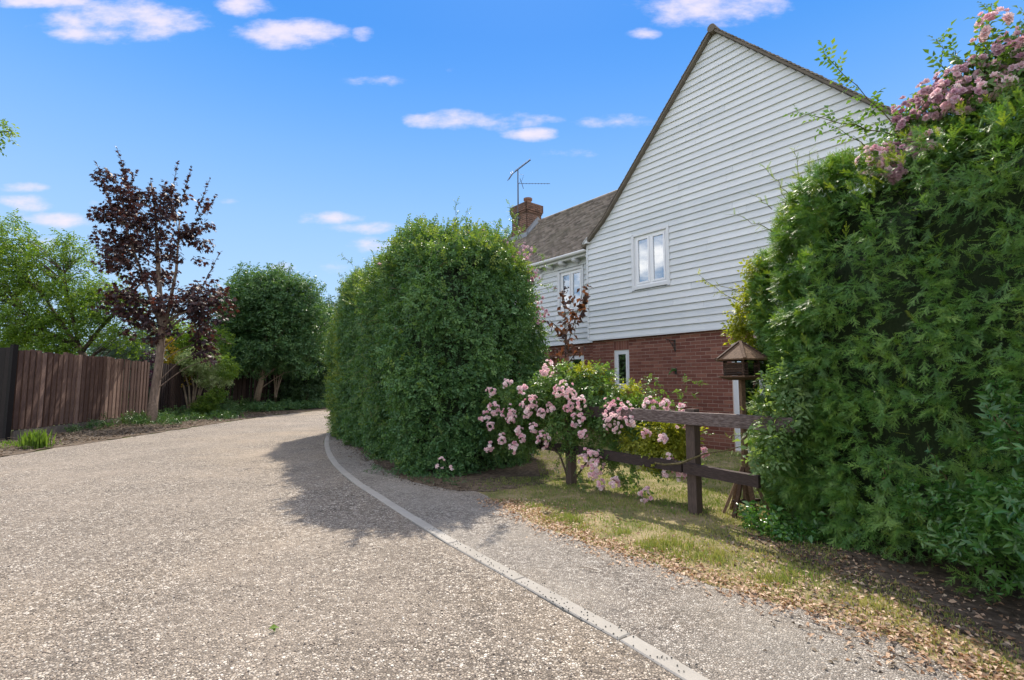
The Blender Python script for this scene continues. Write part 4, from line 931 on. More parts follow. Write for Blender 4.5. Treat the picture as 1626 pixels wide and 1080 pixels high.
for i in range(6):
    a0, a1 = R(60*i), R(60*i+60); V = [(.265*math.cos(a0), .265*math.sin(a0), 1.545), (.265*math.cos(a1), .265*math.sin(a1), 1.545), (.012*math.cos(a1), .012*math.sin(a1), 1.725), (.012*math.cos(a0), .012*math.sin(a0), 1.725)]
    V += [(v[0]*.97, v[1]*.97, v[2]-.014) for v in V]; mb = MB(); mb.poly(V, [(0,1,2,3), (7,6,5,4), (0,4,5,1), (1,5,6,2), (2,6,7,3), (3,7,4,0)]); mb.build('roof_panel', M['feeder'], bt)
    mb = MB(); mb.beam((.272*math.cos(a0), .272*math.sin(a0), 1.548), (.008*math.cos(a0), .008*math.sin(a0), 1.733), .026, .012); mb.build('roof_batten', M['feeder_dark' if i % 2 else 'feeder'], bt)
mb = MB(); mb.tube([(0, 0, 1.40), (0, 0, 1.53)], .06, 10); mb.build('feed_tube', M['glass'], bt)

# ================================================================ LEFT CLOSE-BOARD FENCE
FA = Vector((-11.57, 11.4, 0)); FD = Vector((-.2125, .9772, 0)).normalized(); FNn = Vector((FD.y, -FD.x, 0))
def fence(name, a, d, length, pitch, hfun, mat, label, gaps=(), zb=.0, gravel_board=True, seed=1, lean=0, bw=1.1):
    r = random.Random(seed); e = empty(name, a, math.atan2(d.y, d.x), label=label, cat='fence')
    n = int(length/pitch)
    for i in range(n):
        x = i*pitch; h = hfun(x)+r.uniform(-.035, .03); w = pitch*bw
        if i in gaps: w = pitch*.72
        z0 = (.22 if gravel_board else .05)+r.uniform(-.012, .012); w *= .70; t0, t1 = .038, .022; ly = r.uniform(-.005, .005); tilt = r.uniform(-.012, .012); 
        V = [(x,-.0+ly,z0),(x+w,-.012+ly,z0),(x+w,-.012-t1+ly,z0),(x,-t0-.004+ly,z0)]; V += [(v[0]+tilt+lean, v[1], h) for v in V]
        o = add('fence_board', mesh_np('fence_board', np.array(V)-np.array([x, 0, 0]), [(3,2,1,0),(4,5,6,7),(0,1,5,4),(1,2,6,5),(2,3,7,6),(3,0,4,7)], mat, np.full(8, r.random())), e, (x, 0, 0))
    if gravel_board:
        x = 0
        while x < length: mb = MB(); mb.box(x+.01, min(length, x+2.4), -.05, -.012, 0.0, .205); mb.build('gravel_board', M['gravelboard'], e); x += 2.41
    for i in range(n):
        if i in gaps or i+1 in gaps: continue
        mb = MB(); mb.box(i*pitch+pitch*.55, i*pitch+pitch*1.12, -.010, .006, .2, hfun(i*pitch)-.02+r.uniform(-.02, .01)); mb.build('recessed_board', M['fence_dark'], e)  # dark wood paints the shade in the gaps between the front boards
    for zz in (.35, 1.0, 1.75): mb = MB(); mb.box(0, length, .02, .09, zz, zz+.07); mb.build('rail', mat, e)
    return e
# boards face the drive: local -Y must point to +X side, so run from far to near is not needed (rotation gives local y to the left)
fence('closeboard_fence', FA, FD, 6.15, .195, lambda x: 2.10-.004*x, M['fence'], 'brown close-board fence with upright boards leading up to the purple tree', gaps=(22, 24, 26))
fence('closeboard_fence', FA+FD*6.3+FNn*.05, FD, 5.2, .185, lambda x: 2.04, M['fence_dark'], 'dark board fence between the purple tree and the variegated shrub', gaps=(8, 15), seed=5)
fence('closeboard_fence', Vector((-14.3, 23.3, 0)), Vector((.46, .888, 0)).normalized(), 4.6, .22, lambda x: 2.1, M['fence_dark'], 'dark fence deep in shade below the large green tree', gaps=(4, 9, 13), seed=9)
# gate panel facing the camera at the left edge, its shadow painted into the wood
gx = empty('dark_side_gate', FA+Vector((-.02, -.10, 0)), R(168), label='dark boarded gate panel at the near end of the brown fence', cat='gate')
for i in range(8):
    mb = MB(); mb.box(i*.19, i*.19+.185, -.02+.006*(i % 2), .01, .04, 2.13+random.uniform(-.01, .01)); mb.build('gate_board', M['gate'], gx)
mb = MB(); mb.box(-.10, 0.0, -.05, .05, 0, 2.2); mb.build('gate_post', M['gate'], gx)
# ================================================================ HEDGES
HPROF = [(.92, 0), (.98, .1), (1.04, .3), (1.05, .5), (1.0, .7), (.90, .84), (.76, .94), (.56, .99), (.3, 1.03), (.0, 1.04)]
HF = [(-4.65, 13.6), (-4.30, 12.2), (-3.15, 10.25), (-2.03, 8.25), (-1.55, 7.25), (-1.0, 6.9), (-.45, 7.2), (.02, 7.9), (.26, 8.7), (.18, 9.8), (-.6, 10.8), (-1.9, 12.1), (-3.0, 13.8), (-4.0, 14.6)]
HS = [Vector((-4.1, 13.4)), Vector((-1.7, 9.3)), Vector((-.4, 8.9))]
V, F = hedge_surface(HF, HS, lambda p: 3.82+.12*math.sin(p.x*2.6)-.35*max(0, p.x+.3), HPROF, amp=.22, nsc=1.5, seed=1)
hedge = empty('rose_clad_hedge', (-2, 9.5, 0), 0, label='tall rounded green hedge with climbing pink roses standing beside the drive', cat='hedge')
def local(V, e): return np.asarray(V)-np.array(e.location)
add('hedge_core', mesh_np('hedge_core', local(shrink(V, F, .30), hedge), F, M['core']), hedge)  # solid filler mass, painted dark for the shade within the hedge
P, Nn = sample_surf(V, F, 52000, towards_camera()); P, Nn, q_ = clumped(P, Nn, 2.6, 4, .28, .07)
d_, u_ = hedge_dirs(Nn)
instances('foliage', ALTH, local(P, hedge), d_, u_, rng.uniform(.8, 1.35, len(P)), M['hedge'], hedge, np.clip(rng.random(len(P))*.8+q_*.25+.1, 0, 1))
mb = MB(); Pq, Nq = sample_surf(V, F, 260, lambda c, n: np.exp(-((c[:, 0]+2.2)**2+(c[:, 2]-2.7)**2)/.5)+.05); Pq = local(Pq, hedge)
for p_, n_ in zip(Pq, Nq):
    a_ = Vector(p_-n_*.12); d__ = Vector(n_*.9+rng.normal(size=3)*.6).normalized()*random.uniform(.12, .26); mb.tube([a_, a_+d__*.5+Vector((0, 0, .01)), a_+d__+Vector((rng.normal()*.03, 0, rng.normal()*.03))], [.005, .004, .002], 3, cap=False)
mb.build('dead_twigs', M['bark_pale'], hedge, kind='stuff')
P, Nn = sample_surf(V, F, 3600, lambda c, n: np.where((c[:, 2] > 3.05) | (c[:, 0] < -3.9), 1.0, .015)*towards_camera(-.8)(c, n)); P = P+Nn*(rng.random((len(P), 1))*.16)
foliage('sun_tinted_growth', sprays(ROSE+ALT, local(P, hedge), Nn+np.array([0, 0, .5]), (.9, 1.4), .0, .9, .2), M['hedge_light'], hedge)  # painted sunlight: paler leaves over the top and left end
def shoots(parent, specs, mat_leaf, protos, step=.035, name='shoot', sc=(.8, 1.3), rad=.005, smat='cane'):
    """long arching shoots: (base, tip, sag)"""
    parts = []; st = MB(); loc = Vector(parent.location)
    for (a, b, sag) in specs:
        a, b = Vector(a)-loc, Vector(b)-loc; n = 8; pts = []
        for i in range(n+1):
            u = i/n; pts.append(a.lerp(b, u)+Vector((0, 0, -sag*u*u+sag*u))+Vector((rng.normal()*.008, rng.normal()*.008, rng.normal()*.008)))
        st.tube(pts, [rad*(1-.7*i/n) for i in range(n+1)], 4, cap=False)
        k = max(4, int((b-a).length/step)); us = np.linspace(.12, 1, k); P_ = np.array([pts[min(n-1, int(u*n))].lerp(pts[min(n, int(u*n)+1)], u*n-int(u*n)) if u < 1 else pts[n] for u in us])
        tdir = np.tile(np.array((b-a).normalized()), (k, 1)); sd_ = rnddir(k)*.9+tdir*.7+np.array([0, 0, .1]); parts += [scatter(protos[rng.integers(len(protos))], P_[i:i+1], sd_[i:i+1], np.array([[0, 0, 1.]])+rnddir(1)*.3, rng.uniform(*sc)*(1-.35*us[i])) for i in range(k)]
    foliage(name+'_leaves', parts, mat_leaf, parent); st.build(name+'_stems', M[smat], parent, kind='stuff')
sp = []
for i in range(125):
    x = random.uniform(0, 1); a = Vector((-4.2+x*4.4, 12.6-x*4.3+random.uniform(-.8, .5), 3.62)); l = random.uniform(.15, .6)
    sp.append((a, a+Vector((random.uniform(-.35, .35), random.uniform(-.3, .1), l)), .1))
sp += [(A(716, 380, 8.0), A(726, 320, 8.0), .02), (A(712, 380, 8.0), A(745, 335, 8.0), .05), (A(660, 390, 8.5), A(600, 384, 8.4), .12), (A(830, 440, 8.6), A(872, 420, 8.6), .1), (A(845, 450, 8.7), A(880, 462, 8.6), .12), (A(850, 520, 8.6), A(884, 540, 8.5), .1), (A(560, 420, 11), A(540, 405, 11), .05), (A(840, 400, 8.8), A(868, 410, 8.8), .1)]
for i in range(120):
    t_i = random.uniform(-1.3, 1); a = Vector((-1.2+t_i*1.35, 7.0+abs(t_i)*1.6, random.uniform(.6, 3.4))); sp.append((a, a+Vector((random.uniform(-.25, .35), -.28, random.uniform(-.25, .1))), .08))
shoots(hedge, sp, M['rose'], ROSE)
def flower_cluster(parent, c, r, n, size, mat, name='flower_cluster'):
    c = Vector(c); q = rnddir(n); q[:, 2] = q[:, 2]*1.15; pos = q*r*(.55+.45*rng.random((n, 1))); d = nrm(q+np.array([-.1, -.55, .25])); up = rnddir(n)
    k = rng.integers(0, 4, n); parts = []; s = rng.uniform(.75, 1.15, n)*size; v = rng.beta(1.6, 1.3, n)
    for i in range(4):
        m_ = k == i
        if m_.any(): parts.append(scatter(BLOOM[i], pos[m_], d[m_], up[m_], s[m_], v[m_]))
    V, F, r_ = joinS(parts); return add(name, mesh_np(name, V, F, mat, r_), parent, c-Vector(parent.location), kind='stuff')
for (x, y, Y, r, n) in [(800,388,8.7,.16,14),(832,400,8.8,.22,26),(812,412,8.6,.12,9),(846,437,8.8,.16,16),(840,466,8.6,.09,5),(855,478,8.7,.12,10),(862,500,8.7,.18,18),(820,466,8.3,.05,3),(826,490,8.3,.05,2),(817,520,8.2,.07,5),(700,736,6.75,.09,6),(718,740,6.8,.05,3),(746,377,8.3,.10,5),(604,418,8.6,.09,4),(640,398,8.5,.06,3),(715,440,7.6,.05,2),(765,372,8.5,.08,5),(850,512,8.5,.08,4),(805,455,8.2,.05,2)]:
    flower_cluster(hedge, A(x, y, Y-.15), r*.8, n, .07, M['petal_old'] if y < 520 and x > 780 else M['petal'])

# yew hedge on the right
YF = [(2.62, 5.05), (2.60, 4.70), (2.57, 4.2), (2.72, 3.62), (2.96, 3.1), (3.10, 2.5), (3.3, 1.6), (3.9, .6), (5.0, .5), (5.2, 1.8), (4.6, 3.2), (3.9, 4.4), (3.3, 5.2), (2.95, 5.35)]
YS = [Vector((3.10, 4.60)), Vector((3.5, 3.5)), Vector((4.3, 1.3))]
YPROF = [(.88, 0), (.97, .06), (1.03, .2), (1.05, .45), (1.03, .66), (.97, .82), (.84, .93), (.62, 1.0), (.35, 1.03), (.0, 1.04)]
V, F = hedge_surface(YF, YS, lambda p: 3.0+.24*max(0, min(1, (p.y-3.6)/.8))-.45*max(0, min(1, (p.y-4.45)/.5)), YPROF, amp=.13, nsc=1.7, seed=3)
yew = empty('yew_hedge', (3.3, 3.6, 0), 0, label='large dense dark green yew hedge filling the right side by the rail fence', cat='hedge')
add('hedge_core', mesh_np('hedge_core', local(shrink(V, F, .26), yew), F, M['core']), yew)
P, Nn = sample_surf(V, F, 78000, lambda c, n: towards_camera(-.25)(c, n)*np.where(c[:, 1] > 3.9, 1.5, 1)+np.where(c[:, 1] > 4.1, 1.6, 0)); P, Nn, q_ = clumped(P, Nn, 3.0, 9, .20, .085, .75, (1, 1, 1.9))
def frond_sprays(protos, P, Nn, sc, droop=.15):
    n = len(P); d = Nn*.75+rnddir(n)*.7+np.array([0, 0, -droop]); up = np.array([0, 0, .7])+rnddir(n)*.25+Nn*.35+rnddir(n)*.35; parts = []
    k = rng.integers(0, len(protos), n); s = rng.uniform(sc[0], sc[1], n); v = rng.random(n)
    for i, Pq in enumerate(protos):
        q = k == i
        if q.any(): parts.append(scatter(Pq, P[q], d[q], up[q], s[q], v[q]))
    return parts
n = len(P); d_ = Nn*.55+rnddir(n)*.72+np.array([0, 0, -.22]); u_ = np.array([0, 0, .75])+Nn*.85+rnddir(n)*.35
instances('foliage', FROND, local(P, yew), d_, u_, rng.uniform(.5, .95, n), M['yew'], yew, np.clip(rng.random(n)*.75+q_*.3+.1, 0, 1))
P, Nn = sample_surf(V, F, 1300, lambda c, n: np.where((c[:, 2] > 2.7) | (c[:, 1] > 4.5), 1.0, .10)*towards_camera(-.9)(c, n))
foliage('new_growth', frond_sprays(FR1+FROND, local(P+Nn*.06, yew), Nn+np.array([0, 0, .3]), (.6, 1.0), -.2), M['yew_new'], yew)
sp = [(A(1270,300,4.5), A(1262,232,4.5), .0), (A(1290,300,4.5), A(1285,240,4.5), .0), (A(1262,320,4.5), A(1210,262,4.5), .03), (A(1300,290,4.4), A(1335,250,4.4), .0), (A(1250,330,4.5), A(1235,285,4.5), .0), (A(1230,370,4.6), A(1160,340,4.6), .04), (A(1225,330,4.6), A(1195,310,4.6), .02), (A(1320,300,4.3), A(1355,262,4.3), .02), (A(1245,690,4.4), A(1150,692,4.3), .03), (A(1250,720,4.4), A(1165,715,4.3), .03), (A(1260,660,4.4), A(1180,650,4.4), .02), (A(1240,745,4.3), A(1175,740,4.3), .02)]
shoots(yew, sp, M['yew_new'], FR1, step=.03, name='tip_shoot', sc=(.6, .9), rad=.004)
# climbing rose over the yew
rose_t = empty('climbing_rose', A(1540, 260, 3.6), 0, label='climbing rose with faded pink flower heads sprawling over the top of the yew hedge', cat='climbing rose')
def leafy(parent, blobs, n, protos, sc, mat, name='foliage', droop=.2, flat=.5):
    parts = []
    w = np.array([b[3] for b in blobs], float); w /= w.sum()
    cnt = (w*n).astype(int)
    for (c, r, sq, _), k in zip(blobs, cnt):
        d = rnddir(k); q = d*(r*(.35+.65*rng.random((k, 1))**.5))*np.array(sq); parts += sprays(protos, np.array(c)-np.array(parent.location)+q, nrm(d+1e-5), sc, droop, .6, flat)
    return foliage(name, parts, mat, parent)
bl = [(A(x, y, Y), r, (1, 1, .8), r*r) for (x, y, Y, r) in [(1420,265,3.95,.16),(1470,240,3.8,.24),(1530,215,3.6,.30),(1590,200,3.4,.34),(1640,190,3.3,.36),(1600,130,3.4,.28),(1560,130,3.5,.24),(1500,175,3.7,.24),(1450,205,3.85,.16),(1640,90,3.3,.25),(1540,280,3.5,.28),(1600,290,3.3,.3),(1460,300,3.8,.2)]]
leafy(rose_t, bl, 2000, ROSEB, (.85, 1.3), M['rose'])
sp = [(A(1455,235,3.85), A(1308,82,3.9), -.02), (A(1450,225,3.8), A(1268,182,3.9), .10), (A(1560,110,3.5), A(1572,6,3.5), 0), (A(1510,140,3.6), A(1490,62,3.6), .0), (A(1540,140,3.5), A(1515,80,3.6), .0), (A(1590,100,3.4), A(1555,60,3.4), .0), (A(1600,110,3.4), A(1640,20,3.4), .0), (A(1400,250,3.9), A(1330,205,3.9), .03), (A(1620,240,3.2), A(1500,270,3.3), .05)]
shoots(rose_t, sp, M['rose'], ROSEB, step=.05, name='cane', sc=(1.15, 1.6), rad=.007)
for (x, y, Y, r, n) in [(1580,43,3.35,.13,30),(1605,85,3.3,.13,28),(1545,112,3.4,.10,18),(1515,128,3.45,.12,26),(1480,165,3.55,.13,28),(1500,150,3.4,.11,20),(1530,158,3.35,.12,24),(1570,140,3.3,.10,18),(1590,135,3.25,.09,14),(1440,175,3.7,.10,18),(1437,203,3.7,.09,14),(1450,235,3.6,.10,16),(1425,238,3.7,.08,10),(1388,256,3.8,.13,26),(1415,262,3.7,.09,14),(1424,272,3.65,.07,10),(1620,110,3.2,.10,16),(1470,145,3.6,.09,14),(1410,245,3.75,.09,12),(1628,70,3.2,.1,16),(1478,220,3.5,.07,8)]:
    flower_cluster(rose_t, A(x, y, Y), r*.95, int(n*1.3), .066, M['petal_old'] if (x+y) % 3 else M['petal'])
# evergreen at the foot of the yew
lb = empty('evergreen_shrub', (2.9, 2.7, 0), 0, label='evergreen shrub with glossy whorled leaves at the foot of the yew hedge', cat='shrub')
bl = [(A(x, y, Y), r, (1, 1, .8), r*r) for (x, y, Y, r) in [(1600,800,2.8,.18),(1560,850,2.95,.18),(1610,880,2.75,.22),(1500,840,3.15,.14),(1470,790,3.25,.13),(1620,700,2.75,.16),(1590,640,2.85,.10),(1625,830,2.6,.2)]]
leafy(lb, bl, 620, WHORL+[alternate(7, .16, .10, .36, seed=71, four=True), alternate(7, .18, .11, .34, seed=72, four=True)], (.42, .75), M['laurel'], droop=-.1)
sp = [(A(1620,720,2.75), A(1560,640,2.75), .02), (A(1626,700,2.7), A(1575,650,2.7), .02), (A(1500,760,3.2), A(1470,700,3.1), .02), (A(1400,760,3.5), A(1420,730,3.45), .02)]
shoots(lb, sp, M['laurel'], WHORL, step=.06, name='stem', sc=(.45, .7))
# pale leaved climber at the end of the yew, over the rail
pc = empty('pale_climber', A(1240, 620, 4.35), 0, label='pale green climber spilling over the rail at the near end of the yew hedge', cat='climber')
bl = [(A(x, y, Y), r, (1, 1, .8), r*r) for (x, y, Y, r) in [(1240,605,4.3,.10),(1270,640,4.2,.11),(1245,700,4.2,.10),(1215,735,4.2,.08),(1280,610,4.2,.08),(1250,670,4.2,.08)]]
leafy(pc, bl, 300, ROSEB+ALTB[:1], (.75, 1.05), M['pale'])
sp = [(A(1235,640,4.3), A(1192,650,4.3), .05), (A(1225,660,4.3), A(1180,690,4.3), .06)]
shoots(pc, sp, M['pale'], ROSEB, step=.04, name='stem', sc=(.7, 1))
lc = empty('lime_creeper', A(1190, 520, 5.2), 0, label='bright lime green creeper in the sun between yew hedge and bird table roof', cat='creeper')
bl = [(A(x, y, Y), r, (1, .8, 1), r*r) for (x, y, Y, r) in [(1185,500,5.25,.13),(1180,535,5.3,.11),(1200,470,5.2,.12),(1195,555,5.3,.10),(1205,430,5.1,.10),(1175,515,5.3,.08)]]
leafy(lc, bl, 420, ROSEB, (.8, 1.15), M['lime'])
sp = [(A(1210,500,5.1), A(1110,438,5.0), -.06), (A(1200,470,5.1), A(1130,450,5.0), .02), (A(1190,540,5.2), A(1160,560,5.2), .04)]
shoots(lc, sp, M['lime'], ROSEB, step=.05, name='stem', sc=(.65, 1))
ct = empty('creeping_plant', G(1210, 840), 0, label='low ivy like plant on the ground between bird table legs and hedge', cat='plant')
bl = [(A(x, y, Y), r, (1, 1, .55), r*r) for (x, y, Y, r) in [(1200,828,4.5,.09),(1235,835,4.35,.14),(1270,850,4.2,.14),(1190,818,4.75,.06)]]
leafy(ct, bl, 260, ROSEB+ALTB, (.6, .9), M['laurel'])

# rose bush over the rail fence
rb = empty('rose_bush', Vector((1.1, 6.3, 0)), 0, label='sprawling pink rose bush growing over the low rail fence', cat='rose bush')
bl = [(A(x, y, Y), r, (1, 1, .8), r*r*wt_) for (x, y, Y, r, wt_) in [(805,640,7.0,.30,1),(850,640,6.8,.36,1),(830,690,6.9,.28,1),(890,620,6.6,.34,1.2),(940,640,6.4,.36,1.2),(900,680,6.4,.28,1),(980,660,6.1,.30,1),(1020,680,5.9,.24,1),(1060,700,5.7,.20,1.1),(1085,730,5.6,.12,.6),(960,710,6.1,.22,.8),(990,750,5.9,.15,.5),(1010,780,5.8,.08,.3),(1030,640,6.0,.12,.6),(1065,650,5.9,.10,.5),(950,600,6.5,.2,.8),(900,590,6.7,.15,.6),(1040,730,5.7,.14,.6),(785,680,7.1,.16,.6)]]
leafy(rb, bl, 4300, ROSE, (.9, 1.35), M['rose'])
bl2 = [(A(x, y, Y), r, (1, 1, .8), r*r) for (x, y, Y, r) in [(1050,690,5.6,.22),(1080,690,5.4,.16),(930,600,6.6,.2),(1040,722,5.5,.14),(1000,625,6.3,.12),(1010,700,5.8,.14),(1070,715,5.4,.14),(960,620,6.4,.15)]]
leafy(rb, bl2, 1500, ROSE, (.9, 1.3), M['lime'], name='sun_tinted_foliage')  # rose sprigs in a yellower leaf colour that stands in for sunlight
sp = []
for i in range(60):
    x = random.uniform(790, 1085); Y = np.interp(x, [790, 1085], [7.0, 5.6]); a = A(x, random.uniform(600, 700), Y); sp.append((a, a+Vector((random.uniform(-.3, .25), random.uniform(-.35, .1), random.uniform(-.45, .18))), .12))
sp += [(A(960,720,6.1), A(1000,790,5.7), .05), (A(1000,720,5.9), A(1020,795,5.6), .1), (A(1040,700,5.7), A(1125,690,5.4), .05), (A(1080,720,5.6), A(1120,760,5.4), .1), (A(1040,720,5.6), A(1060,770,5.4), .05), (A(900,700,6.3), A(930,790,6.0), .1), (A(1000,640,6.2), A(1020,625,6.1), .02)]
shoots(rb, sp, M['rose'], ROSE, name='cane')
mb = MB(); loc = Vector(rb.location)
for a, b, r_ in [((905, 760), (880, 640), .022), ((900, 765), (930, 640), .018), ((905, 768), (850, 690), .016), ((908, 768), (980, 680), .014)]:
    pa, pb = G(*a), A(b[0], b[1], 6.5); mb.tube([pa-loc, pa.lerp(pb, .4)-loc+Vector((.05, 0, .12)), pa.lerp(pb, .75)-loc+Vector((.0, 0, .06)), pb-loc], [r_, r_*.85, r_*.65, r_*.4], 6)
mb.build('stem', M['bark_dark'], rb)
mb = MB(); pth = [A(x, y, Y)-loc for x, y, Y in ((1180,708,4.75),(1150,716,4.82),(1120,720,4.88),(1100,728,4.90),(1080,736,4.95),(1055,738,5.0),(1040,735,5.1))]
mb.tube(pth, [.004, .006, .008, .010, .011, .011, .009], 7)
for i in range(22):
    a_ = pth[0].lerp(pth[3], random.random()) if i % 2 else pth[3].lerp(pth[6], random.random()); d_ = Vector((random.uniform(-.3, .3), -.5, random.choice((-1, 1)))).normalized(); mb.tube([a_, a_+d_*.016], [.003, .0008], 4)
mb.build('bare_cane', M['cane'], rb, label='thick bare thorny cane lying across the post')
zc = [(195,205),(120,245),(270,240),(135,330),(205,345),(300,310),(322,290),(360,350),(402,320),(255,430),(265,470),(320,420),(370,480),(470,230),(500,265),(545,300),(490,320),(390,135),(375,150),(700,330),(700,400),(770,340),(790,380),(535,385),(560,450),(600,560),(625,600),(610,640),(645,690),(560,580),(710,680),(860,740),(960,630),(1030,645),(1130,540),(880,310),(955,310),(1030,395),(860,450),(110,510),(170,475),(225,515),(90,370),(115,410),(290,350),(215,375),(440,250),(970,575),(945,470),(1035,325)]
big = {(700,330):.17,(700,400):.14,(625,600):.13,(600,560):.13,(205,345):.12,(300,310):.13,(470,230):.14,(770,340):.13,(135,330):.11,(535,385):.12,(610,640):.09,(370,480):.12,(390,135):.12}
for (x, y) in zc:
    px, py = 740+x/3.011, 540+y/3.011; Y = float(np.interp(px, [770, 905, 1103], [6.65, 6.05, 5.05])); r = big.get((x, y), random.uniform(.055, .09))
    flower_cluster(rb, A(px, py, Y), r*.82, int(5+r*150), .058, M['petal'])

# copper sapling behind the rose bush
cs = empty('copper_sapling', Vector((.98, 8.2, 0)), 0, label='thin young tree with copper and purple leaves in front of the brick wall', cat='sapling')
loc = Vector(cs.location); mb = MB(); Yc = 8.2
tr_pts = [Vector((.98, 8.2, 0)), A(903, 640, Yc), A(900, 600, Yc), A(898, 560, Yc), A(897, 520, Yc), A(897, 480, Yc), A(893, 462, Yc)]
mb.tube([p-loc for p in tr_pts], [.022, .018, .014, .012, .009, .006, .004], 6)
br = [(A(898, 560, Yc), A(915, 500, Yc), A(928, 455, Yc)), (A(900, 590, Yc), A(880, 575, Yc), A(875, 550, Yc)), (A(897, 530, Yc), A(880, 515, Yc), A(872, 508, Yc)), (A(900, 580, Yc), A(915, 560, Yc), A(920, 550, Yc))]
for b3 in br: mb.tube([p-loc for p in b3], [.009, .007, .003], 5)
mb.build('trunk', M['bark_dark'], cs)
pos = []
for a, b in [(A(900, 610, Yc), A(898, 470, Yc)), (A(905, 530, Yc), A(928, 455, Yc)), (A(900, 590, Yc), A(875, 550, Yc)), (A(905, 570, Yc), A(920, 550, Yc)), (A(897, 530, Yc), A(872, 508, Yc)), (A(896, 480, Yc), A(890, 462, Yc)), (A(922, 505, Yc), A(922, 470, Yc))]:
    for i in range(int((b-a).length/.018)): pos.append(a.lerp(b, random.random())-loc+Vector((random.gauss(0, .06), random.gauss(0, .06), random.gauss(0, .03))))
pos = np.array([tuple(p) for p in pos]); n = len(pos); d = rnddir(n)+np.array([0, 0, -.7])
foliage('foliage', scatter(leafP(.55, 1), pos, d, rnddir(n)+np.array([0, 0, .6]), rng.uniform(.10, .16, n)), M['copper'], cs)

# ================================================================ TREES AND SHRUBS OF THE LEFT SIDE
def tree(name, label, cat, base, trunkpath, trad, blobs, nclump, clump_r, per, protos, sc, lm, bm='bark_dark', limb_r=.02, limb_every=2, shell=.45, droop=.25, extra=None, squash=.75):
    e = empty(name, base, 0, label=label, cat=cat); loc = Vector(e.location)
    tb = MB()
    for path, rad in zip(trunkpath, trad): tb.tube([Vector(p)-loc for p in path], rad, 9)
    tb.build('trunk', M[bm], e, smooth=True)
    tp = []
    for path in trunkpath:
        for a, b in zip(path[:-1], path[1:]):
            for i in range(4): tp.append(Vector(a).lerp(Vector(b), i/4)-loc)
    tp = [p for p in tp if p.z > .9] or tp
    bl_ = [(np.array(b[0])-np.array(loc), *b[1:]) for b in blobs]
    parts, limbs = crown(bl_, nclump, clump_r, per, protos, sc, tp, limb_r, droop, shell, limb_every=limb_every, squash=squash)
    foliage('crown', parts, M[lm], e)
    if limbs.v: limbs.build('limbs', M[bm], e)
    return e
Ym = 16.2
mt_ = tree('purple_maple', 'slender purple leaved maple with leaning trunk standing in front of the brown fence', 'tree', G(240, 672),
    [[G(240, 674), A(243, 640, Ym), A(249, 600, Ym), A(255, 555, Ym), A(257, 510, Ym), A(253, 460, Ym), A(250, 400, Ym), A(247, 340, Ym), A(240, 290, Ym)], [A(256, 545, Ym), A(268, 490, Ym), A(280, 430, Ym), A(285, 350, Ym)], [A(256, 520, Ym), A(232, 450, Ym), A(205, 380, Ym), A(190, 300, Ym)]],
    [[.17, .14, .125, .115, .10, .08, .06, .04, .02], [.08, .06, .045, .02], [.07, .05, .03, .015]],
    [(A(230, 340, Ym), 1.05), (A(285, 340, Ym), .95), (A(200, 310, Ym), .85), (A(245, 405, Ym), 1.35), (A(200, 405, Ym), .9), (A(215, 480, Ym), 1.1), (A(290, 460, Ym), 1.25), (A(310, 510, Ym), 1.1), (A(250, 500, Ym), 1.0), (A(330, 480, Ym), .7), (A(190, 350, Ym), .7), (A(310, 380, Ym), .55), (A(200, 500, Ym), .7), (A(320, 550, Ym), .5)],
    230, .28, 30, MAPLE, (.12, .23), 'maple', 'bark', .018, 2, .2, .45)
sp = [(A(210, 320, Ym), A(186, 234, Ym), 0), (A(180, 340, Ym), A(153, 258, Ym), 0), (A(270, 320, Ym), A(283, 258, Ym), 0), (A(290, 320, Ym), A(303, 268, Ym), 0), (A(310, 340, Ym), A(333, 285, Ym), 0), (A(300, 370, Ym), A(345, 310, Ym), 0), (A(200, 300, Ym), A(192, 262, Ym), 0), (A(200, 320, Ym), A(218, 270, Ym), 0), (A(320, 460, Ym), A(350, 400, Ym), .1), (A(180, 400, Ym), A(150, 360, Ym), .1), (A(185, 430, Ym), A(148, 418, Ym), .1), (A(320, 520, Ym), A(362, 545, Ym), .2), (A(320, 480, Ym), A(358, 470, Ym), .1), (A(230, 330, Ym), A(240, 285, Ym), 0), (A(255, 320, Ym), A(262, 290, Ym), 0)]
shoots(mt_, sp, M['maple'], MAPLE, step=.075, name='leader', sc=(.19, .28), rad=.02, smat='bark_dark')

Yg = 17.5
b0 = Vector((-13.9, 17.5, 0))
tree('green_cherry_tree', 'bright green spreading tree with dark limbs behind the left end of the fence', 'tree', b0,
    [[b0, A(195*.75+10, 600, Yg), A(120, 545, Yg), A(95, 510, Yg), A(70, 470, Yg)], [A(130, 560, Yg), A(160, 520, Yg), A(200, 480, Yg), A(230, 440, Yg)], [A(120, 548, Yg), A(60, 520, Yg), A(20, 480, Yg)], [A(125, 550, Yg), A(110, 480, Yg), A(100, 420, Yg)]],
    [[.16, .14, .09, .07, .03], [.07, .06, .045, .02], [.07, .05, .02], [.06, .04, .02]],
    [(A(20, 420, Yg), 1.35), (A(75, 440, Yg), 1.1), (A(110, 400, Yg), .75), (A(-40, 450, Yg), 1.5), (A(60, 500, Yg), 1.3), (A(130, 460, Yg), 1.0), (A(170, 490, Yg), .9), (A(205, 470, Yg), .7), (A(150, 520, Yg), .8), (A(10, 520, Yg), 1.2), (A(100, 540, Yg), .8), (A(30, 380, Yg), .8), (A(200, 530, Yg), .7)],
    560, .36, 15, ALTB, (.85, 1.3), 'cherry', 'bark_dark', .018, 3, .15, .35)
e = empty('glaucous_shrub', A(205, 560, 18.6)*1, 0, label='blue grey feathery shrub showing over the fence beside the purple tree', cat='shrub'); e.location.z = 0
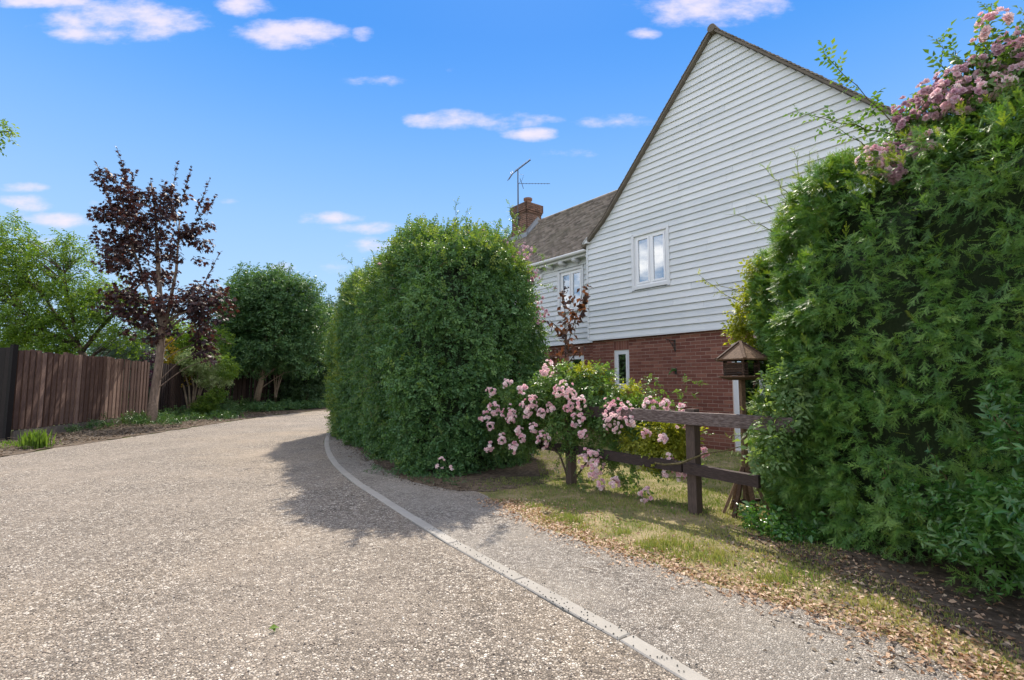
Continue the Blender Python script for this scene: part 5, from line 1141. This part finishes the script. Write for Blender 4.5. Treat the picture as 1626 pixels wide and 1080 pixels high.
bl = [(A(x, y, 18.6), r, (1, 1, .7), r*r) for x, y, r in [(205,555,.65),(185,560,.5),(230,560,.5),(165,545,.4),(215,600,.7),(180,600,.6),(228,530,.3)]]
leafy(e, bl, 1500, FR1, (2.2, 3.4), M['blue'], droop=-.1); MB().tube([(0, 0, 0), (0, 0, 1.6)], .06, 6).build('stem', M['bark_dark'], e)
e = empty('purple_shrub', A(238, 565, 18.2)*1, 0, label='small purple shrub peeping over the fence left of the maple trunk', cat='shrub'); e.location.z = 0
bl = [(A(x, y, 18.2), r, (1, 1, .8), r*r) for x, y, r in [(240,568,.28),(236,600,.4)]]
leafy(e, bl, 260, ALT, (1.2, 1.8), M['purple']); MB().tube([(0, 0, 0), (0, 0, 1.6)], .04, 6).build('stem', M['bark_dark'], e)
e = empty('yellow_shrub', A(270, 560, 20)*1, 0, label='yellow and orange leaved shrub behind the fence right of the maple trunk', cat='shrub'); e.location.z = 0
bl = [(A(x, y, 20), r, (1, 1, .8), r*r) for x, y, r in [(270,565,.4),(262,545,.25),(280,600,.5)]]
leafy(e, bl, 420, ALT, (1.2, 1.9), M['yellow']); MB().tube([(0, 0, 0), (0, 0, 1.6)], .04, 6).build('stem', M['bark_dark'], e)
e = empty('bright_shrub', A(285, 540, 21)*1, 0, label='bright green bush behind the fence under the purple crown', cat='shrub'); e.location.z = 0
bl = [(A(x, y, 21), r, (1, 1, .8), r*r) for x, y, r in [(290,530,.7),(265,520,.5),(310,550,.7),(330,580,.8),(285,590,.8),(345,540,.6)]]
leafy(e, bl, 1700, ALTB, (.9, 1.4), M['cherry']); MB().tube([(0, 0, 0), (0, 0, 1.8)], .06, 6).build('stem', M['bark_dark'], e)
# variegated shrub in front of the fence
vb = G(305, 662); Yv = 19.8
e = empty('variegated_shrub', vb, 0, label='pale variegated shrub with many bare stems in front of the dark fence', cat='shrub')
mb = MB()
for (x0, x1, x2, y2) in [(302,300,292,590),(305,308,300,580),(308,318,325,590),(300,292,285,600),(306,322,340,600),(304,312,315,585),(310,335,345,610)]:
    mb.tube([G(x0, 660)-vb, A((x0+x1)/2, 635, Yv)-vb, A(x1, 615, Yv)-vb, A(x2, y2, Yv)-vb], [.05, .04, .032, .02], 6)
mb.build('stem', M['bark_pale'], e)
bl = [(A(x, y, Yv), r, (1, .8, .75), r*r) for x, y, r in [(315,575,.55),(335,580,.5),(300,570,.35),(350,600,.4),(330,600,.35),(295,585,.25),(325,560,.4)]]
leafy(e, bl, 1500, ALT, (1.3, 2.0), M['variegated'])
bl = [(A(x, y, Yv-.3), r, (1, .8, .75), r*r) for x, y, r in [(330,640,.35),(345,625,.3),(365,590,.3),(360,575,.25),(335,655,.3),(318,650,.3)]]
leafy(e, bl, 700, ALTB, (.8, 1.1), M['cherry'], name='lower_foliage')
# large green tree
Yt = 24.0; tb0 = G(408, 650)
tree('large_green_tree', 'large rounded dark green tree leaning over the bend of the drive', 'tree', tb0,
    [[G(405, 650), A(410, 625, Yt), A(416, 600, Yt), A(420, 560, Yt), A(425, 500, Yt)], [A(415, 600, Yt), A(440, 540, Yt), A(460, 490, Yt)], [A(416, 590, Yt), A(395, 540, Yt), A(385, 490, Yt)]],
    [[.17, .14, .12, .1, .04], [.09, .07, .03], [.09, .07, .03]],
    [(A(425, 480, Yt), 1.6), (A(390, 490, Yt), 1.4), (A(460, 475, Yt), 1.3), (A(487, 505, Yt), 1.0), (A(400, 540, Yt), 1.5), (A(450, 540, Yt), 1.5), (A(375, 530, Yt), 1.0), (A(480, 560, Yt), .9), (A(420, 460, Yt), 1.1), (A(385, 560, Yt), .6)],
    620, .55, 26, ALTB, (1.1, 1.7), 'bigtree', 'bark_pale', .02, 5, .55, .4)
e = empty('multi_stem_sapling', G(436, 648), 0, label='thin pale multi-stemmed sapling under the large green tree', cat='sapling'); l0 = Vector(e.location)
mb = MB()
for x1, x2 in ((437, 434), (438, 440), (440, 447), (441, 452)): mb.tube([G(436, 648)-l0, A((436+x1)/2, 630, 24.6)-l0, A(x1, 618, 24.6)-l0, A(x2, 585, 24.6)-l0], [.045, .04, .035, .02], 5)
mb.build('stem', M['bark_pale'], e)
bl = [(A(x, y, 24.6), r, (1, 1, .8), r*r) for x, y, r in [(440,570,.6),(455,560,.5)]]; leafy(e, bl, 350, ALTB, (1, 1.5), M['bigtree'])
# dark trees closing the view at the bend
for i, (x, Y, h, lab) in enumerate([(486, 27, 5.4, 'dark hedge tree beside the far bend, left of the rose clad hedge'), (512, 29, 6.6, 'dark tree at the far bend, just behind the rose clad hedge'), (560, 33, 6.4, 'dark tree behind the rose clad hedge, beyond the bend'), (420, 30, 6.0, 'dark tree behind the large green tree'), (350, 30, 4.8, 'mid green tree far behind the variegated shrub')]):
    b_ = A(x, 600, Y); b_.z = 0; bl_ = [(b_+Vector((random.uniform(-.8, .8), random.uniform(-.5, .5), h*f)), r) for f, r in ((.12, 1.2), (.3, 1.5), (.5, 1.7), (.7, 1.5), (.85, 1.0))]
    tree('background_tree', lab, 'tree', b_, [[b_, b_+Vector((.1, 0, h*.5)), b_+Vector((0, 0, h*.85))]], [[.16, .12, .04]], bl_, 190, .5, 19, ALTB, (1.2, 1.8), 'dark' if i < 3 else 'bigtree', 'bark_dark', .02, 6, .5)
e = empty('dark_boundary_hedge', (-8, 31.5, 0), 0, label='dark boundary hedge closing the view beyond the bend', cat='hedge')
V, F = hedge_surface([(-24, 31), (-16, 30.5), (-8, 30.6), (2, 31), (12, 31.5), (12, 33), (0, 33), (-12, 33), (-24, 33)], [Vector((-23, 32)), Vector((-8, 31.8)), Vector((11, 32.2))], lambda p: 4.4, amp=.3, nsc=.6, seed=7, sub=5)
add('hedge_core', mesh_np('hedge_core', local(shrink(V, F, .2), e), F, M['core']), e); P, Nn = sample_surf(V, F, 7000, towards_camera()); foliage('foliage', sprays(ALTB, local(P, e), Nn, (1.2, 1.9), .3, .6, .5), M['dark'], e)
# garden greenery beyond the left fence
for i, (X, Y, h, m_, lab) in enumerate([(-22, 24, 3.2, 'bigtree', 'low round tree in the garden behind the green cherry tree'), (-27, 27, 4.2, 'dark', 'dark tree far left behind the fence'), (-19, 27, 2.8, 'dark', 'low dark bush in the garden behind the glaucous shrub'), (-20, 30, 3.6, 'cherry', 'far green tree seen between purple crown and cherry tree')]):
    b_ = Vector((X, Y, 0)); bl_ = [(b_+Vector((random.uniform(-1.6, 1.6), random.uniform(-.8, .8), h*f)), r) for f, r in ((.2, 1.2), (.3, 1.5), (.45, 1.5), (.6, 1.3), (.75, 1.0))]
    tree('garden_tree', lab, 'tree', b_, [[b_, b_+Vector((.1, 0, h*.5)), b_+Vector((0, 0, h*.8))]], [[.14, .1, .04]], bl_, 110, .5, 18, ALTB, (1.2, 1.8), m_, 'bark_dark', .02, 6, .5)
# overhanging spray of the tree at the top left corner
ot = empty('overhanging_tree', Vector((-8.6, 6.4, 0)), 0, label='leaf spray of an overhanging tree at the upper left edge', cat='tree'); lo = Vector(ot.location)
mb = MB(); mb.tube([(0, 0, 0), (0, 0, 2.2), (.1, 0, 3.8), (.3, .2, 5.2)], [.15, .12, .09, .04], 8); tip = A(20, 208, 7.2)-lo; mb.tube([(.1, 0, 3.8), Vector((.1, 0, 3.8)).lerp(tip, .6)+Vector((0, 0, .3)), tip], [.04, .02, .006], 5); mb.build('trunk', M['bark_dark'], ot)
bl = [(A(x, y, 7.2), r, (1, 1, .7), r*r) for x, y, r in [(2,200,.13),(12,212,.10),(-25,205,.3),(-60,200,.5)]]+[(lo+Vector((.1, 0, 5.1)), .8, (1, 1, .8), .8), (lo+Vector((-.8, 0, 4.8)), .9, (1, 1, .8), .8)]
leafy(ot, bl, 900, ALTB, (.5, .8), M['cherry'], name='crown')
# a cottage glimpsed through the trees
cot = empty('distant_cottage', Vector((-19.5, 38, 0)), R(8), label='pale cottage with red roof glimpsed through the trees above the dark fence', cat='house')
mb = MB(); mb.box(-4, 4, 0, 5, 0, 2.5); mb.poly([(-4, 0, 2.5), (-4, 5, 2.5), (-4, 2.5, 3.9), (-3.9, 0, 2.5), (-3.9, 5, 2.5), (-3.9, 2.5, 3.9)], [(0, 2, 1), (3, 4, 5), (0, 3, 5, 2), (1, 2, 5, 4)]); mb.build('wall', M['cream'], cot)
mb = MB(); mb.poly([(-4.2, -.3, 2.35), (4.2, -.3, 2.35), (4.2, 2.5, 4.0), (-4.2, 2.5, 4.0), (-4.2, 5.3, 2.35), (4.2, 5.3, 2.35)], [(0, 1, 2, 3), (3, 2, 5, 4)]); mb.build('roof', M['brick'], cot)

# ================================================================ GROUND COVER
def grass(name, P, hmin, hmax, mat, label, w=.006, lean=.5):
    n = len(P); pos = np.column_stack([P, np.full(n, .004)]); th = rng.uniform(0, 6.28, n)
    bend = np.stack([np.cos(th), np.sin(th), np.zeros(n)], 1); h = rng.uniform(hmin, hmax, n)
    V, F = needle_grass(); side = np.stack([-np.sin(th), np.cos(th), np.zeros(n)], 1)
    W = (V[None, :, 0:1]*side[:, None]*w+V[None, :, 1:2]*bend[:, None]*lean*h[:, None, None]*2.2+V[None, :, 2:3]*np.array([0, 0, 1.])*h[:, None, None])+pos[:, None]
    FF = (F[None]+(np.arange(n)*4)[:, None, None]).reshape(-1, 3); r = np.repeat(np.clip(rng.normal(.45, .24, n)+.30*(P[:, 1] < 5.0), 0, 1), 4)
    return add(name, mesh_np(name, W.reshape(-1, 3), FF, mat, r), None, kind='stuff', label=label, cat='grass')
def verge_x(Y): ys = [p[1] for p in VERGE_R[1:11]]; xs = [p[0] for p in VERGE_R[1:11]]; return np.interp(Y, ys, xs)
n = 270000; Y = 2.2+rng.random(n)**.9*9; X = rng.uniform(-.8, 1.05, n)*Y*.75+.6
wall_d = (X-2.03)*(-.778)+(Y-12.26)*(-.628)
dens = noise3(np.column_stack([X, Y, X*0]), 1.6, 4)+.5*noise3(np.column_stack([X, Y, X*0]), 6, 6)
ok = (X > verge_x(Y)-.03) & (wall_d > .1) & (rng.random(n) < np.clip(.55+.6*dens, .05, 1)) & ((Y < 9) | (X > -.5)) & ~((X > 2.5) & (Y < 4.2)) & (X > -1.0) & ~((X < .4) & (Y > 6.9))
edge = (X-verge_x(Y)); ok &= rng.random(n) < np.clip(.12+edge*1.1, .1, 1)
grass('lawn_grass', np.column_stack([X, Y])[ok], .010, .034, M['grass'], 'short dry patchy lawn grass between drive verge and house', .0065)
n = 1500; i = rng.integers(0, 26, n); cx_ = rng.uniform(.2, 2.2, 26); cy_ = np.interp(cx_, [.2, 2.2], [4.85, 2.6])+.1+rng.random(26)*.5; P = np.column_stack([cx_[i]+rng.normal(size=n)*.05, cy_[i]+rng.normal(size=n)*.05])
grass('verge_tufts', P, .02, .06, M['grass'], 'longer grass tufts along the leaf strewn lawn edge', .005)
n = 260; P = np.array([tuple(G(54, 712)[:2])])+rng.normal(size=(n, 2))*np.array([.10, .07]); grass('grass_tuft', P, .15, .40, M['grass_green'], 'bright green tuft of grass at the foot of the brown fence near the gate', .02, .3).__setitem__('kind', 'thing')
bpy.data.objects['grass_tuft']['category'] = 'grass tuft'
n = 5200; Y = rng.uniform(8.0, 12.5, n); X = np.interp(Y, [8, 12.5], [-10.4, -10.6])+rng.normal(size=n)*.65; c = noise3(np.column_stack([X, Y, X*0]), 1.5, 2) > .0; ok = c & (X < np.interp(Y, [7, 8.65, 9.7, 12.5], [-8.8, -9.1, -9.4, -9.7])) & (Y < 10.6)
grass('fence_verge_grass', np.column_stack([X, Y])[ok], .03, .12, M['grass_green'], 'sparse yellow green grass on the near left verge', .010)
def litter(name, P, smin, smax, mat, label, w=.5, z=.008, proto=None):
    n = len(P); th = rng.uniform(0, 6.28, n); d = np.stack([np.cos(th), np.sin(th), rng.normal(size=n)*.22], 1); up = np.tile([0, 0, 1.], (n, 1))+rng.normal(size=(n, 3))*.38
    pos = np.column_stack([P, z+rng.random(n)*.012]); return foliage(name, scatter(proto or leafP(w, 1, .14, .22), pos, d, up, rng.uniform(smin, smax, n)), mat, None, kind='stuff', label=label, cat='fallen leaves')
n = 4400; t_ = rng.random(n); k = rng.random(n) < .62; Y = 2.2+t_*3.4; X = verge_x(Y)+np.where(k, rng.normal(size=n)*.15+.07, rng.exponential(.42, n)); 
litter('fallen_leaves', np.column_stack([X, Y]), .018, .042, M['dry'], 'dry tan leaves lying along the edge between gravel verge and lawn')
n = 900; litter('fallen_leaves', np.column_stack([2.15+rng.normal(size=n)*.3, rng.uniform(2.2, 4.4, n)]), .02, .045, M['dry_dark'], 'brown old leaves in the shade at the foot of the yew hedge')
n = 1500; Y = rng.uniform(6.0, 12.5, n); X = np.interp(Y, [6, 6.6, 7.5, 9.3, 12.5], [-.6, -1.2, -1.85, -2.85, -4.4])+rng.normal(size=n)*.14; litter('fallen_leaves', np.column_stack([X, Y]), .02, .045, M['dry_dark'], 'old leaves on the soil under the rose clad hedge')
n = 6500; Y = 8.6+rng.random(n)**1.2*14; xe = np.interp(Y, [8, 9.7, 11.5, 14, 16.5, 20, 23.5], [-9.0, -9.35, -9.4, -9.6, -9.8, -10, -9.6]); xf_ = np.interp(Y, [8, 11.4, 17.5, 23], [-11.3, -11.5, -12.7, -13.6]); X = xe+(xf_-xe)*rng.random(n)**.8
litter('leaf_litter', np.column_stack([X, Y]), .04, .10, M['dry_dark'], 'heap of old brown leaves and cuttings under the brown fence')
n = 420; Y = rng.uniform(9, 17, n); X = np.interp(Y, [9, 17], [-10.4, -11.2])+rng.normal(size=n)*.45; mb = MB()
for x, y in zip(X, Y):
    a = random.uniform(0, 6.28); l = random.uniform(.1, .45); mb.tube([(x, y, .03), (x+math.cos(a)*l*.5, y+math.sin(a)*l*.5, .05+random.random()*.04), (x+math.cos(a)*l, y+math.sin(a)*l, .03)], [.006, .005, .003], 3, cap=False)
mb.build('fallen_twigs', M['bark_pale'], None, kind='stuff', label='pale dead twigs lying among the leaf litter by the fence', cat='twigs')
# ivy and weeds along the fence foot
def weeds(name, P, hmax, n, protos, sc, mat, label):
    pos = []; 
    for (x, y, r, h) in P:
        k = int(n*r*r); q = rng.normal(size=(k, 2))*r*.5; zz = rng.random(k)**1.3*h*np.exp(-(q**2).sum(1)/(r*r)); pos.append(np.column_stack([x+q[:, 0], y+q[:, 1], zz+.02]))
    pos = np.vstack(pos); nor = nrm(np.column_stack([rng.normal(size=len(pos))*.6, rng.normal(size=len(pos))*.6-.2, np.ones(len(pos))])); return foliage(name, sprays(protos, pos, nor, sc, -.1, .6, .5), mat, None, kind='stuff', label=label, cat='undergrowth')
pts = [(-12.3+random.gauss(0, .3), 16.6+i*.5, .45, .35) for i in range(11)]+[(-11.3+random.gauss(0, .3), 15.5+i*.8, .5, .22) for i in range(6)]+[(-13.2+random.gauss(0, .2), 20.5+i*.5, .6, .6) for i in range(8)]
weeds('ivy_undergrowth', pts, .4, 380, ALTB, (.5, .9), M['ivy'], 'low ivy and weeds at the foot of the dark fences left of the drive')
pts = [(-12.9+i*.45+random.gauss(0, .15), 24.0+i*.45+random.gauss(0, .3), .7, .30) for i in range(10)]+[(-9.3+i*.7, 28+i*.25, .8, .8) for i in range(8)]+[(-11.6+i*.3, 22.5+i*.7, .6, .3) for i in range(6)]
weeds('ivy_undergrowth', pts, .6, 220, ALTB, (.9, 1.5), M['bigtree'], 'green undergrowth along the outside of the far bend')
pts = [(-11.55, 13.6, .22, .25), (-11.75, 14.3, .25, .3), (-11.5, 13.0, .18, .15), (-12.0, 15.6, .4, .4), (-11.6, 15.4, .3, .2)]
weeds('fence_weeds', pts, .3, 900, ALT, (.8, 1.4), M['ivy'], 'small weeds growing against the brown fence boards')
pts = [(x, y, .16, .08) for x, y in [tuple(G(600+i*28, 752+i*5)[:2]) for i in range(5)]]
weeds('hedge_weeds', pts, .1, 900, ALT, (.35, .6), M['hedge'], 'small weeds on the soil at the foot of the rose clad hedge')
gl_ = G(426, 1004); o = foliage('green_leaf', [scatter(leafP(.6, 1, .2, .15), np.array([[0, 0, .012], [.012, .008, .010]]), np.array([[.9, .25, .1], [.7, -.5, 0]]), np.array([[0, -.3, 1.], [.2, .1, 1]]), np.array([.055, .04]))], M['cherry'], None, label='single fresh green leaf lying on the gravel drive', cat='leaf'); o.location = (gl_.x, gl_.y, .004)
for (x, y, lab) in ((1085, 905, 'thin pale twig in the dry leaves at the lawn edge below the rose bush'), (1020, 880, 'thin pale twig on the gravel verge level with the middle post'), (1270, 1000, 'longest thin twig lying on the gravel near the bottom right'), (920, 905, 'short twig lying alone in the middle of the gravel verge')):
    g_ = G(x, y); a = random.uniform(-.9, -.4); l = .22 if x == 1270 else random.uniform(.10, .15); mb = MB(); mb.tube([(0, 0, .012), (math.cos(a)*l*.5, math.sin(a)*l*.5, .02), (math.cos(a)*l, math.sin(a)*l, .012)], .003, 4); tw = mb.build('twig', M['bark_pale'], None, label=lab, cat='twig', group='twigs on the gravel verge'); tw.location = (g_.x, g_.y, .004)

# a few more leaves in the shade of the yew and over the kerb
n = 1300; litter('fallen_leaves', np.column_stack([2.35+rng.normal(size=n)*.35, rng.uniform(1.9, 4.3, n)]), .018, .045, M['dry'], 'tan and brown leaves scattered on the shaded soil below the yew')
n = 170; t_ = rng.random(n); Yk = 2.3+t_*2.2; Xk = kx(Yk)+rng.normal(size=n)*.05+.05; mb = MB()
for x, y in zip(Xk, Yk):
    r_ = random.uniform(.003, .006); mb.poly([(x-r_, y, .012), (x, y-r_, .012), (x+r_, y, .012), (x, y+r_, .012), (x, y, .012+r_)], [(0, 1, 4), (1, 2, 4), (2, 3, 4), (3, 0, 4)])
mb.build('seed_husks', M['iron'], None, kind='stuff', label='tiny dark husks sprinkled over the near kerb stones', cat='husks')
